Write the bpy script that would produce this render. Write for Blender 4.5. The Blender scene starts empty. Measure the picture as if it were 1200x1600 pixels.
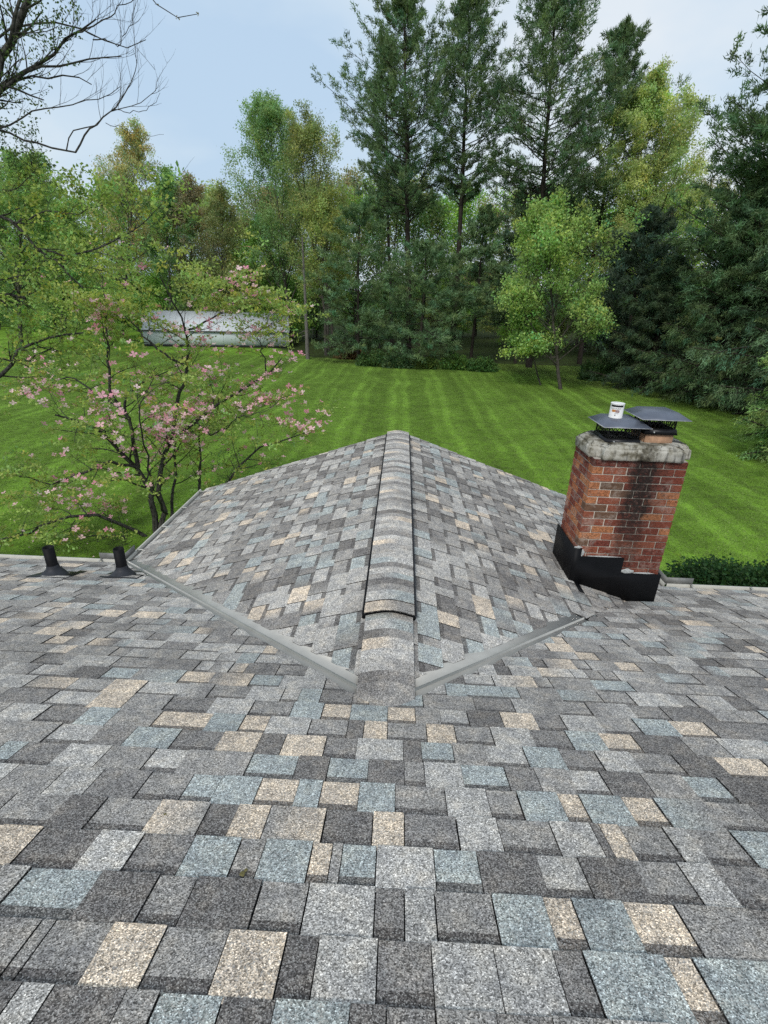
import bpy, bmesh, math, random
import numpy as np
from mathutils import Matrix, Vector
random.seed(7); rng = np.random.default_rng(7)
SC = bpy.context.scene
COL = SC.collection
H = 5.4                                   # eye height over the lawn
# ---------------------------------------------------------------- camera
FPX, PITCH, ROLL, YAW = 786.7, 0.4053, 0.0308, -0.0255
EYE = np.array([0, 0, H])
FW = np.array([math.sin(YAW)*math.cos(PITCH), math.cos(YAW)*math.cos(PITCH), -math.sin(PITCH)])
RT0 = np.array([math.cos(YAW), -math.sin(YAW), 0.0]); UP0 = np.cross(RT0, FW)
RT = RT0*math.cos(ROLL)+UP0*math.sin(ROLL); UPV = UP0*math.cos(ROLL)-RT0*math.sin(ROLL)
cd = bpy.data.cameras.new('camera'); cam = bpy.data.objects.new('camera', cd); COL.objects.link(cam)
cam.matrix_world = Matrix(((RT[0], UPV[0], -FW[0], 0), (RT[1], UPV[1], -FW[1], 0), (RT[2], UPV[2], -FW[2], H), (0, 0, 0, 1)))
cd.sensor_fit = 'HORIZONTAL'; cd.sensor_width = 36; cd.lens = 36*FPX/1200
cd.clip_start = 0.05; cd.clip_end = 3000
SC.camera = cam
# ---------------------------------------------------------------- sky, sun, exposure
SUN_EL, SUN_ROT = math.radians(44), math.radians(196)
world = bpy.data.worlds.new('World'); SC.world = world; world.use_nodes = True
nt = world.node_tree; nt.nodes.clear()
def N(t, k, **kw):
    n = t.nodes.new(k)
    for a, b in kw.items(): setattr(n, a, b)
    return n
def ramp(t, pts, interp='LINEAR'):
    r = N(t, 'ShaderNodeValToRGB'); e = r.color_ramp; e.interpolation = interp
    while len(e.elements) < len(pts): e.elements.new(0.5)
    for el, (p, c) in zip(e.elements, pts):
        el.position = p; el.color = (c, c, c, 1) if not hasattr(c, '__len__') else (*c, 1)
    return r
sky = N(nt, 'ShaderNodeTexSky', sky_type='NISHITA', sun_disc=False); sky.sun_elevation = SUN_EL; sky.sun_rotation = SUN_ROT
sky.air_density = 1.6; sky.dust_density = 3.0
tc = N(nt, 'ShaderNodeTexCoord'); mp = N(nt, 'ShaderNodeMapping'); mp.inputs['Scale'].default_value = (1.0, 1.0, 2.2); mp.inputs['Location'].default_value = (1.8136, 7.6984, 1.0106)
nz = N(nt, 'ShaderNodeTexNoise'); nz.inputs['Scale'].default_value = 1.7; nz.inputs['Detail'].default_value = 5; nz.inputs['Roughness'].default_value = 0.5
nt.links.new(tc.outputs['Generated'], mp.inputs['Vector']); nt.links.new(mp.outputs[0], nz.inputs['Vector'])
cr = ramp(nt, [(0.38, (4.2, 5.5, 7.0)), (0.50, (5.2, 6.25, 7.3)), (0.60, (6.5, 7.0, 7.5))])
nt.links.new(nz.outputs['Fac'], cr.inputs['Fac'])
mx = N(nt, 'ShaderNodeMix', data_type='RGBA'); mx.inputs[0].default_value = 0.88
nt.links.new(sky.outputs[0], mx.inputs[6]); nt.links.new(cr.outputs[0], mx.inputs[7])
bg = N(nt, 'ShaderNodeBackground'); bg.inputs['Strength'].default_value = 0.1
wo = N(nt, 'ShaderNodeOutputWorld'); nt.links.new(mx.outputs[2], bg.inputs[0]); nt.links.new(bg.outputs[0], wo.inputs[0])
sd = bpy.data.lights.new('sun', 'SUN'); sd.energy = 1.5; sd.angle = math.radians(14); sd.color = (1, 0.97, 0.92)
sun = bpy.data.objects.new('sun', sd); COL.objects.link(sun)
# the sky's sun_rotation turns from +Y towards +X
sdir = Vector((math.sin(SUN_ROT)*math.cos(SUN_EL), math.cos(SUN_ROT)*math.cos(SUN_EL), math.sin(SUN_EL)))
sun.rotation_euler = sdir.to_track_quat('Z', 'Y').to_euler()
SC.view_settings.view_transform = 'Standard'; SC.view_settings.look = 'None'
SC.view_settings.exposure = 0.35; SC.view_settings.gamma = 1.0; SC.view_settings.use_curve_mapping = False
SC.render.engine = 'CYCLES'
SC.cycles.max_bounces = 6; SC.cycles.diffuse_bounces = 4; SC.cycles.glossy_bounces = 2; SC.cycles.transmission_bounces = 3
SC.cycles.use_denoising = False

# ---------------------------------------------------------------- measuring helpers
def solve_x(px, Y, z):
    """world x of the point at distance Y and height z seen in photo column px"""
    k = (px-600)/FPX; a = RT-k*FW; q = np.array([0, Y, z-H])
    return -(a@q)/a[0]
def at(px, py, Y):
    d = RT*(px-600)/FPX - UPV*(py-800)/FPX + FW
    return EYE+d*Y/d[1]
def on_ground(px, py, z=0.0):
    d = RT*(px-600)/FPX - UPV*(py-800)/FPX + FW
    return EYE+d*(z-H)/d[2]
def pix(P):
    v = np.asarray(P, float)-EYE; w = v@FW
    return 600+FPX*(v@RT)/w, 800-FPX*(v@UPV)/w

# ---------------------------------------------------------------- object helpers
def tag(o, label=None, cat=None, group=None, kind=None):
    if label: o['label'] = label
    if cat: o['category'] = cat
    if group: o['group'] = group
    if kind: o['kind'] = kind
    return o
def empty(name, loc=(0, 0, 0), rz=0):
    o = bpy.data.objects.new(name, None); o.location = loc; o.rotation_euler = (0, 0, rz); o.empty_display_size = .2
    COL.objects.link(o); return o
def link(name, me, parent=None, loc=None, mat=None):
    o = bpy.data.objects.new(name, me); COL.objects.link(o)
    if parent is not None: o.parent = parent
    if loc is not None: o.location = loc
    if mat is not None and not me.materials: me.materials.append(mat)
    return o
class Acc:
    """collects polygons (numpy) for ONE mesh"""
    def __init__(s): s.V = []; s.C = []; s.T = []; s.Q = []; s.P = []; s.n = 0
    def add(s, V, T=None, Q=None, P=None, col=None):
        V = np.asarray(V, float).reshape(-1, 3)
        if col is None: col = np.ones((len(V), 3))
        col = np.asarray(col, float)
        if col.ndim == 1: col = np.tile(col, (len(V), 1))
        s.V.append(V); s.C.append(col)
        if T is not None and len(T): s.T.append(np.asarray(T, int)+s.n)
        if Q is not None and len(Q): s.Q.append(np.asarray(Q, int)+s.n)
        if P is not None:
            for p in P: s.P.append([i+s.n for i in p])
        s.n += len(V)
    def mesh(s, name, mat, smooth=False, origin=None):
        V = np.concatenate(s.V); C = np.concatenate(s.C)
        if origin is not None: V = V-np.asarray(origin)
        loops = []; starts = []; tot = 0
        for A, k in ((s.T, 3), (s.Q, 4)):
            if A:
                A = np.concatenate(A); loops.append(A.ravel()); starts.append(tot+np.arange(len(A))*k); tot += len(A)*k
        for p in s.P: loops.append(np.array(p)); starts.append(np.array([tot])); tot += len(p)
        L = np.concatenate(loops).astype(np.int32); S = np.concatenate(starts).astype(np.int32)
        me = bpy.data.meshes.new(name); me.vertices.add(len(V)); me.vertices.foreach_set('co', V.astype(np.float32).ravel())
        me.loops.add(len(L)); me.loops.foreach_set('vertex_index', L)
        me.polygons.add(len(S)); me.polygons.foreach_set('loop_start', S)
        if smooth: me.polygons.foreach_set('use_smooth', np.ones(len(S), bool))
        me.update(calc_edges=True)
        ca = me.color_attributes.new('col', 'FLOAT_COLOR', 'POINT')
        ca.data.foreach_set('color', np.hstack([C, np.ones((len(C), 1))]).astype(np.float32).ravel())
        if mat is not None: me.materials.append(mat)
        return me
    def obj(s, name, mat, parent=None, smooth=False, origin=None):
        return link(name, s.mesh(name, mat, smooth, origin), parent, origin)
BOXQ = np.array([[0, 1, 3, 2], [4, 6, 7, 5], [0, 4, 5, 1], [2, 3, 7, 6], [0, 2, 6, 4], [1, 5, 7, 3]])
def box(acc, c, size, M=None, col=None):
    c = np.asarray(c, float); h = np.asarray(size, float)/2
    v = np.array([[x, y, z] for x in (-1, 1) for y in (-1, 1) for z in (-1, 1)])*h
    if M is not None: v = v@np.asarray(M).T
    acc.add(v+c, Q=BOXQ, col=col)
def bar(acc, a, b, w, t, up=(0, 0, 1), col=None):
    a = np.asarray(a, float); b = np.asarray(b, float); d = b-a; L = np.linalg.norm(d); d = d/L
    s = np.cross(d, up); s /= np.linalg.norm(s); u = np.cross(s, d)
    box(acc, (a+b)/2, (L, w, t), np.array([d, s, u]).T, col)
def norm(v): return v/(np.linalg.norm(v, axis=-1, keepdims=True)+1e-9)
def tubes(acc, P, R, sides=5, col=None):
    """P (m,n,3) polylines, R (m,n) radii"""
    P = np.asarray(P, float); R = np.asarray(R, float)
    if P.ndim == 2: P = P[None]; R = R[None]
    m, n, _ = P.shape
    T = np.empty_like(P); T[:, 1:-1] = P[:, 2:]-P[:, :-2]; T[:, 0] = P[:, 1]-P[:, 0]; T[:, -1] = P[:, -1]-P[:, -2]
    T = norm(T); mean = norm(P[:, -1]-P[:, 0])
    ref = np.where(np.abs(mean[:, 2:3]) > .8, np.array([[1., 0, 0]]), np.array([[0, 0, 1.]]))[:, None, :]
    A = norm(np.cross(T, np.broadcast_to(ref, T.shape))); B = np.cross(T, A)
    ang = np.arange(sides)*2*math.pi/sides
    V = P[:, :, None]+R[:, :, None, None]*(A[:, :, None]*np.cos(ang)[:, None]+B[:, :, None]*np.sin(ang)[:, None])
    i = np.arange(m)[:, None, None]*n*sides; j = np.arange(n-1)[None, :, None]*sides; k = np.arange(sides)[None, None, :]; k2 = (k+1) % sides
    Q = np.stack([i+j+k, i+j+k2, i+j+sides+k2, i+j+sides+k], -1).reshape(-1, 4)
    acc.add(V.reshape(-1, 3), Q=Q, col=col)

# ---------------------------------------------------------------- materials
def mat(name, rough=0.8, spec=0.3, metal=0.0):
    m = bpy.data.materials.new(name); m.use_nodes = True; t = m.node_tree
    b = t.nodes['Principled BSDF']; b.inputs['Roughness'].default_value = rough; b.inputs['Metallic'].default_value = metal
    b.inputs['Specular IOR Level'].default_value = spec
    return m, t, b
def coords(t, kind='Object'):
    return N(t, 'ShaderNodeTexCoord').outputs[kind]
def noise(t, vec, scale, detail=3, rough=.5):
    n = N(t, 'ShaderNodeTexNoise'); n.inputs['Scale'].default_value = scale; n.inputs['Detail'].default_value = detail; n.inputs['Roughness'].default_value = rough
    t.links.new(vec, n.inputs['Vector']); return n
def mul(t, a, b, fac=1.0, mode='MULTIPLY'):
    m = N(t, 'ShaderNodeMix', data_type='RGBA', blend_type=mode)
    if isinstance(fac, (int, float)): m.inputs[0].default_value = fac
    else: t.links.new(fac, m.inputs[0])
    for s, i in ((a, 6), (b, 7)):
        if isinstance(s, tuple): m.inputs[i].default_value = (*s, 1)
        else: t.links.new(s, m.inputs[i])
    return m.outputs[2]
def bump(t, b, h, dist, strength=1.0):
    n = N(t, 'ShaderNodeBump'); n.inputs['Distance'].default_value = dist; n.inputs['Strength'].default_value = strength
    t.links.new(h, n.inputs['Height']); t.links.new(n.outputs[0], b.inputs['Normal'])
def simple(name, color, rough=.7, spec=.3, metal=0., var=.25, scale=12, bumpd=0.0, world_pos=True):
    m, t, b = mat(name, rough, spec, metal)
    v = N(t, 'ShaderNodeNewGeometry').outputs['Position']
    n = noise(t, v, scale, 5, .6); r = ramp(t, [(.25, 1-var), (.75, 1+var)]); t.links.new(n.outputs['Fac'], r.inputs[0])
    t.links.new(mul(t, color, r.outputs[0]), b.inputs['Base Color'])
    if bumpd: bump(t, b, n.outputs['Fac'], bumpd)
    return m

# granule covered asphalt shingle
M_SH, t, b = mat('asphalt_shingle', .92, .15)
pos = N(t, 'ShaderNodeNewGeometry').outputs['Position']
at_ = N(t, 'ShaderNodeAttribute', attribute_name='col')
vo = N(t, 'ShaderNodeTexVoronoi'); vo.inputs['Scale'].default_value = 360; t.links.new(pos, vo.inputs['Vector'])
sep = N(t, 'ShaderNodeSeparateColor'); t.links.new(vo.outputs['Color'], sep.inputs[0])
gr = ramp(t, [(0.0, .30), (.2, .48), (.5, .93), (.78, 1.35), (.93, 1.8), (1.0, 2.5)]); t.links.new(sep.outputs[0], gr.inputs[0])
vo2 = N(t, 'ShaderNodeTexVoronoi'); vo2.inputs['Scale'].default_value = 150; t.links.new(pos, vo2.inputs['Vector'])
sep2 = N(t, 'ShaderNodeSeparateColor'); t.links.new(vo2.outputs['Color'], sep2.inputs[0])
gr2 = ramp(t, [(0, .76), (.5, .98), (1, 1.22)]); t.links.new(sep2.outputs[1], gr2.inputs[0])
c = mul(t, at_.outputs['Color'], gr.outputs[0]); c = mul(t, c, gr2.outputs[0])
# neutral grains mixed through every colour
wn = ramp(t, [(.84, 0.0), (.88, .75)]); t.links.new(sep.outputs[2], wn.inputs[0])
c = mul(t, c, (.46, .44, .41), wn.outputs[0], 'MIX')
m5 = noise(t, pos, 16, 4, .6); m5r = ramp(t, [(.3, (.76, .77, .80)), (.5, (1, 1, 1)), (.7, (1.24, 1.19, 1.12))]); t.links.new(m5.outputs['Fac'], m5r.inputs[0]); c = mul(t, c, m5r.outputs[0])
ln = noise(t, pos, 1.3, 4, .6); lr = ramp(t, [(.3, .86), (.7, 1.12)]); t.links.new(ln.outputs['Fac'], lr.inputs[0])
c = mul(t, c, lr.outputs[0]); t.links.new(c, b.inputs['Base Color'])
bump(t, b, vo.outputs['Distance'], .0015, .7)

M_DECK = simple('roof_underlay', (.02, .02, .021), .9)
M_VALLEY = simple('valley_metal', (.43, .415, .38), .5, .4, .3, .12, 6)
M_GUTTER = simple('gutter_white', (.52, .50, .44), .6, .4, 0, .12, 9)
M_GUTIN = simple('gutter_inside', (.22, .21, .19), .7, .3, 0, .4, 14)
M_SIDING = simple('white_siding', (.62, .61, .57), .6, .3, 0, .06, 3)
M_BLACK = simple('black_rubber', (.006, .006, .007), .6, .15, 0, .3, 20)
M_BOOT = simple('boot_grey_rubber', (.028, .030, .036), .55, .3, 0, .3, 20)
M_FLASH = simple('black_flashing_paint', (.004, .004, .005), .6, .2, 0, .3, 8)
M_CAPMET = simple('painted_cap_metal', (.12, .135, .17), .38, .5, .3, .15, 10)
M_CAPBLK = simple('black_cap_metal', (.012, .012, .014), .4, .4, .3, .3, 20)
M_SEAL = simple('silver_sealant', (.42, .43, .42), .6, .4, 0, .4, 60, .004)
M_WEATHERED = simple('weathered_grey_metal', (.22, .22, .21), .6, .3, .2, .3, 12)
M_WORN = simple('worn_pale_edge', (.42, .42, .43), .5, .3, .2, .5, 60)
M_PIPEIN = simple('pipe_inside', (.03, .06, .06), .7)

def soot(t, c, strength=1.0):
    """the soot run below the taller flue: stays on the bricks"""
    g = N(t, 'ShaderNodeNewGeometry').outputs['Position']
    s = N(t, 'ShaderNodeSeparateXYZ'); t.links.new(g, s.inputs[0])
    n = noise(t, g, 7, 5, .65)
    def ma(op, a, b2=None, c2=None):
        m = N(t, 'ShaderNodeMath', operation=op)
        for i, q in enumerate((a, b2, c2)):
            if q is None: continue
            if isinstance(q, (int, float)): m.inputs[i].default_value = q
            else: t.links.new(q, m.inputs[i])
        return m.outputs[0]
    xs = ma('SUBTRACT', s.outputs[0], 1.995)
    xs = ma('ABSOLUTE', ma('MULTIPLY_ADD', n.outputs['Fac'], .22, ma('SUBTRACT', xs, .11)))
    w = ma('SUBTRACT', 1.0, ma('DIVIDE', xs, .155)); w = ma('MULTIPLY', ma('MAXIMUM', w, 0.0), 1.9)
    spl = noise(t, g, 38, 6, .8); sr_ = ramp(t, [(.34, .35), (.50, 1.0)]); t.links.new(spl.outputs['Fac'], sr_.inputs[0]); w = ma('MULTIPLY', ma('MINIMUM', w, 1.0), sr_.outputs[0])
    wd_ = ma('SUBTRACT', 1.0, ma('DIVIDE', ma('ABSOLUTE', ma('MULTIPLY_ADD', n.outputs['Fac'], .3, ma('SUBTRACT', s.outputs[0], 2.22))), .30))
    w = ma('MAXIMUM', w, ma('MULTIPLY', ma('MAXIMUM', wd_, 0.0), .55))
    fade = ma('MULTIPLY_ADD', s.outputs[2], 1.0, -2.85); fade = ma('MINIMUM', ma('MAXIMUM', fade, .25), 1.0)
    top = ma('MULTIPLY', ma('MAXIMUM', ma('SUBTRACT', s.outputs[2], 4.14), 0.0), 7.0)
    top = ma('MULTIPLY', top, ma('MULTIPLY', n.outputs['Fac'], 1.2))
    k = ma('MINIMUM', ma('MULTIPLY', ma('MAXIMUM', ma('MULTIPLY', w, fade), ma('MINIMUM', top, .55)), strength), .95)
    return mul(t, c, (.022, .018, .016), k, 'MIX')
def brick_mat(name, c1, c2, rough_amt):
    m, t, b = mat(name, .88, .2)
    oi = N(t, 'ShaderNodeObjectInfo'); g = N(t, 'ShaderNodeNewGeometry').outputs['Position']
    c = mul(t, c1, c2, oi.outputs['Random'], 'MIX')
    n = noise(t, g, 55 if rough_amt > .5 else 30, 6, .75); r = ramp(t, [(.32, 1-.75*rough_amt), (.5, 1), (.72, 1+.45*rough_amt)]); t.links.new(n.outputs['Fac'], r.inputs[0])
    ef = noise(t, g, 11, 6, .75); er = ramp(t, [(.50, 0.0), (.68, .5)]); t.links.new(ef.outputs['Fac'], er.inputs[0])
    c = mul(t, mul(t, c, r.outputs[0]), (.50, .42, .36), er.outputs[0], 'MIX'); c = soot(t, c, 1.0)
    t.links.new(c, b.inputs['Base Color']); bump(t, b, n.outputs['Fac'], .02*rough_amt)
    return m
M_BR = brick_mat('red_brick', (.19, .048, .030), (.34, .115, .065), .6)
M_BO = brick_mat('orange_rough_brick', (.52, .22, .10), (.44, .15, .07), 1.0)
M_BB = brick_mat('brown_brick', (.12, .07, .045), (.15, .08, .05), .4)
M_BK = brick_mat('rough_dark_red_brick', (.24, .07, .045), (.19, .05, .035), 1.0)
M_MORTAR, t, b = mat('mortar', .95, .1)
g = N(t, 'ShaderNodeNewGeometry').outputs['Position']; n = noise(t, g, 40, 5, .7); r = ramp(t, [(.3, .7), (.7, 1.1)]); t.links.new(n.outputs['Fac'], r.inputs[0])
t.links.new(soot(t, mul(t, (.62, .56, .48), r.outputs[0]), .85), b.inputs['Base Color']); bump(t, b, n.outputs['Fac'], .004)
M_CROWN, t, b = mat('weathered_concrete', .93, .1)
g = N(t, 'ShaderNodeNewGeometry').outputs['Position']; n = noise(t, g, 9, 7, .7)
r = ramp(t, [(.32, (.05, .045, .035)), (.42, (.26, .235, .17)), (.50, (.52, .49, .41)), (.66, (.74, .71, .63))]); t.links.new(n.outputs['Fac'], r.inputs[0])
mpn = N(t, 'ShaderNodeMapping'); mpn.inputs['Scale'].default_value = (26, 26, 3); t.links.new(g, mpn.inputs[0]); n2 = noise(t, mpn.outputs[0], 1, 4, .6)
r2 = ramp(t, [(.34, .35), (.48, 1.0)]); t.links.new(n2.outputs['Fac'], r2.inputs[0])
t.links.new(soot(t, mul(t, r.outputs[0], r2.outputs[0]), .62), b.inputs['Base Color']); bump(t, b, n.outputs['Fac'], .012)
M_CLAY = simple('clay_flue_tile', (.40, .24, .15), .85, .2, 0, .35, 25, .003)

def leaf_mat(name, transl=.35, spec=.25, rough=.6):
    m = bpy.data.materials.new(name); m.use_nodes = True; t = m.node_tree; b = t.nodes['Principled BSDF']
    b.inputs['Roughness'].default_value = rough; b.inputs['Specular IOR Level'].default_value = spec
    a = N(t, 'ShaderNodeAttribute', attribute_name='col'); t.links.new(a.outputs['Color'], b.inputs['Base Color'])
    tr = N(t, 'ShaderNodeBsdfTranslucent'); t.links.new(mul(t, a.outputs['Color'], (1.15, 1.2, .7)), tr.inputs[0])
    ms = N(t, 'ShaderNodeMixShader'); ms.inputs[0].default_value = transl
    t.links.new(b.outputs[0], ms.inputs[1]); t.links.new(tr.outputs[0], ms.inputs[2])
    t.links.new(ms.outputs[0], t.nodes['Material Output'].inputs[0]); return m
M_LEAF = leaf_mat('spring_leaf', .48)
M_NEEDLE = leaf_mat('needles', .30, .3, .6)
M_PETAL = leaf_mat('blossom_petal', .3, .2, .6)
def bark_mat(name, c1, c2, scale=14):
    m, t, b = mat(name, .95, .1); g = N(t, 'ShaderNodeNewGeometry').outputs['Position']
    mpn = N(t, 'ShaderNodeMapping'); mpn.inputs['Scale'].default_value = (1, 1, .3); t.links.new(g, mpn.inputs[0])
    n = noise(t, mpn.outputs[0], scale, 6, .7); r = ramp(t, [(.35, c1), (.62, c2)]); t.links.new(n.outputs['Fac'], r.inputs[0])
    t.links.new(r.outputs[0], b.inputs['Base Color']); bump(t, b, n.outputs['Fac'], .02); return m
M_BARK = bark_mat('grey_bark', (.035, .03, .026), (.11, .10, .085))
M_PBARK = bark_mat('pine_bark', (.018, .015, .013), (.06, .05, .042))
M_DBARK = bark_mat('dogwood_bark', (.012, .010, .010), (.10, .095, .085), 30)
M_SNAG = bark_mat('dead_wood', (.075, .065, .058), (.20, .185, .17), 20)

# ---------------------------------------------------------------- ground
def stripes(t, g):
    """light off leaning mown blades, painted as stripes that run away from the house, turning at the far end"""
    s = N(t, 'ShaderNodeSeparateXYZ'); t.links.new(g, s.inputs[0])
    nn = noise(t, g, .12, 2); w = N(t, 'ShaderNodeMath', operation='MULTIPLY_ADD'); w.inputs[1].default_value = 1.6
    t.links.new(nn.outputs['Fac'], w.inputs[0]); t.links.new(s.outputs[0], w.inputs[2])
    k = N(t, 'ShaderNodeMath', operation='MULTIPLY'); k.inputs[1].default_value = 2*math.pi/2.7; t.links.new(w.outputs[0], k.inputs[0])
    sn = N(t, 'ShaderNodeMath', operation='SINE'); t.links.new(k.outputs[0], sn.inputs[0])
    r = ramp(t, [(0, .93), (.42, .95), (.60, 1.06), (1, 1.09)])  # light and dark from blade lean put into the colour
    q = N(t, 'ShaderNodeMath', operation='MULTIPLY_ADD'); q.inputs[1].default_value = .5; q.inputs[2].default_value = .5
    t.links.new(sn.outputs[0], q.inputs[0]); t.links.new(q.outputs[0], r.inputs[0])
    # narrow paired wheel marks of the mower
    k3 = N(t, 'ShaderNodeMath', operation='FRACT'); dv_ = N(t, 'ShaderNodeMath', operation='DIVIDE'); dv_.inputs[1].default_value = 2.15
    t.links.new(w.outputs[0], dv_.inputs[0]); t.links.new(dv_.outputs[0], k3.inputs[0])
    r3 = ramp(t, [(0, .95), (.08, 1.0), (.14, 1.34), (.24, 1.29), (.30, 1.0), (.40, 1.03), (.46, 1.29), (.54, 1.34), (.62, .98), (1, .92)]); t.links.new(k3.outputs[0], r3.inputs[0])
    q3 = noise(t, g, .22, 3); q4 = ramp(t, [(.35, .35), (.6, 1.0)]); t.links.new(q3.outputs['Fac'], q4.inputs[0])
    mm = N(t, 'ShaderNodeMix', data_type='RGBA'); t.links.new(q4.outputs[0], mm.inputs[0]); mm.inputs[6].default_value = (1, 1, 1, 1); t.links.new(r3.outputs[0], mm.inputs[7]); r3 = mm
    pb_ = noise(t, g, 1.1, 6, .7); pr_ = ramp(t, [(.26, (1.15, .86, .9)), (.36, (1, 1, 1)), (.66, (1, 1, 1)), (.76, (1.3, 1.12, 1.3))]); t.links.new(pb_.outputs['Fac'], pr_.inputs[0])
    f = noise(t, g, .45, 5, .65); rf = ramp(t, [(.3, .76), (.7, 1.22)]); t.links.new(f.outputs['Fac'], rf.inputs[0])
    return mul(t, mul(t, mul(t, r.outputs[0], r3.outputs[2]), rf.outputs[0]), pr_.outputs[0])
M_GROUND, t, b = mat('lawn_and_forest_floor', .95, .1)
g = N(t, 'ShaderNodeNewGeometry').outputs['Position']
fine = noise(t, g, 18, 5, .7); rr = ramp(t, [(.3, (.085, .16, .016)), (.7, (.18, .32, .036))]); t.links.new(fine.outputs['Fac'], rr.inputs[0])
lawn = mul(t, rr.outputs[0], stripes(t, g))
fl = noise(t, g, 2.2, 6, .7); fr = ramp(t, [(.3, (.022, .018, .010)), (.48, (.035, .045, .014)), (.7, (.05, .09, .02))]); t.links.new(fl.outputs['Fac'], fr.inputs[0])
# forest beyond a wavy line; bare earth under the right hand trees
s = N(t, 'ShaderNodeSeparateXYZ'); t.links.new(g, s.inputs[0])
wv = noise(t, g, .25, 3)
def M2(op, a, b2):
    m = N(t, 'ShaderNodeMath', operation=op)
    for i, q in enumerate((a, b2)):
        if isinstance(q, (int, float)): m.inputs[i].default_value = q
        else: t.links.new(q, m.inputs[i])
    return m.outputs[0]
yy = M2('ADD', s.outputs[1], M2('MULTIPLY', wv.outputs['Fac'], 3.0))
xx = M2('MULTIPLY', M2('MAXIMUM', M2('SUBTRACT', s.outputs[0], 8.0), 0.0), 1.5)
xl = M2('MULTIPLY', M2('MAXIMUM', M2('SUBTRACT', -6.0, s.outputs[0]), 0.0), -1.6)
e = M2('ADD', M2('ADD', yy, xx), xl)
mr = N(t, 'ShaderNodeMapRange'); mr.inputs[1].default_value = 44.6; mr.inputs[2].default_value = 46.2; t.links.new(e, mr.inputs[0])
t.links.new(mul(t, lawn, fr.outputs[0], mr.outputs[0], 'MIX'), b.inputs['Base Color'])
bump(t, b, fine.outputs['Fac'], .03, .5)
a = Acc(); R = 1500
xs = np.array([-R, -200, -60, -30, 0, 30, 60, 200, R], float); ys = np.array([-R, -100, 0, 20, 40, 60, 100, 250, R], float)
gv = np.array([[x, y, 0.0] for x in xs for y in ys]); nn_ = len(ys)
gq = [[i*nn_+j, (i+1)*nn_+j, (i+1)*nn_+j+1, i*nn_+j+1] for i in range(len(xs)-1) for j in range(nn_-1)]
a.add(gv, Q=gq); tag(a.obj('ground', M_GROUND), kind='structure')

# grass: one square metre of blades, repeated over the lawn
M_GRASS = bpy.data.materials.new('grass_blades'); M_GRASS.use_nodes = True; t = M_GRASS.node_tree; b = t.nodes['Principled BSDF']
b.inputs['Roughness'].default_value = .6; b.inputs['Specular IOR Level'].default_value = .25
g = N(t, 'ShaderNodeNewGeometry').outputs['Position']; atb = N(t, 'ShaderNodeAttribute', attribute_name='col')
c = mul(t, atb.outputs['Color'], stripes(t, g)); t.links.new(c, b.inputs['Base Color'])
tr = N(t, 'ShaderNodeBsdfTranslucent'); t.links.new(c, tr.inputs[0]); ms = N(t, 'ShaderNodeMixShader'); ms.inputs[0].default_value = .3
t.links.new(b.outputs[0], ms.inputs[1]); t.links.new(tr.outputs[0], ms.inputs[2]); t.links.new(ms.outputs[0], t.nodes['Material Output'].inputs[0])
def grass_patch():
    n = 1500; a = Acc()
    cl = rng.random((60, 2))*1.1-.55
    p = cl[rng.integers(0, 60, n)]+rng.normal(0, .09, (n, 2)); p = np.clip(p, -.62, .62)
    base = np.c_[p, np.zeros(n)]; ang = rng.random(n)*6.28; lean = rng.normal(0, .040, (n, 2))
    w = np.c_[np.cos(ang), np.sin(ang), np.zeros(n)]*(.004+.005*rng.random(n))[:, None]
    tip = base+np.c_[lean, .018+.022*rng.random(n)]
    V = np.stack([base-w, base+w, tip], 1).reshape(-1, 3)
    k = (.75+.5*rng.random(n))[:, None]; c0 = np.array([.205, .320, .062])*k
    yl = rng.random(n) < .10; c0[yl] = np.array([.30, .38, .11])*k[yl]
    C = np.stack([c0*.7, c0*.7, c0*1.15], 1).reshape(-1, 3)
    a.add(V, T=np.arange(3*n).reshape(-1, 3), col=C); return a
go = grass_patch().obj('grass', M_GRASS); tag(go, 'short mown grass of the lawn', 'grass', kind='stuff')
ng = bpy.data.node_groups.new('repeat_grass', 'GeometryNodeTree')
ng.interface.new_socket('Geometry', in_out='INPUT', socket_type='NodeSocketGeometry'); ng.interface.new_socket('Geometry', in_out='OUTPUT', socket_type='NodeSocketGeometry')
gi = ng.nodes.new('NodeGroupInput'); gout = ng.nodes.new('NodeGroupOutput')
GX0, GX1, GY0, GY1 = -30, 18, 7.4, 47.4
gd = ng.nodes.new('GeometryNodeMeshGrid'); gd.inputs['Size X'].default_value = GX1-GX0; gd.inputs['Size Y'].default_value = GY1-GY0
gd.inputs['Vertices X'].default_value = int(GX1-GX0)+1; gd.inputs['Vertices Y'].default_value = int(GY1-GY0)+1
tf = ng.nodes.new('GeometryNodeTransform'); tf.inputs['Translation'].default_value = ((GX0+GX1)/2, (GY0+GY1)/2, 0)
ip = ng.nodes.new('GeometryNodeInstanceOnPoints'); rv = ng.nodes.new('FunctionNodeRandomValue'); rv.data_type = 'FLOAT_VECTOR'
rv.inputs[0].default_value = (0, 0, 0); rv.inputs[1].default_value = (0, 0, 6.283)
ng.links.new(gd.outputs[0], tf.inputs[0]); ng.links.new(tf.outputs[0], ip.inputs['Points']); ng.links.new(gi.outputs[0], ip.inputs['Instance'])
ng.links.new(rv.outputs[0], ip.inputs['Rotation']); ng.links.new(ip.outputs[0], gout.inputs[0])
go.modifiers.new('repeat', 'NODES').node_group = ng

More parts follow.
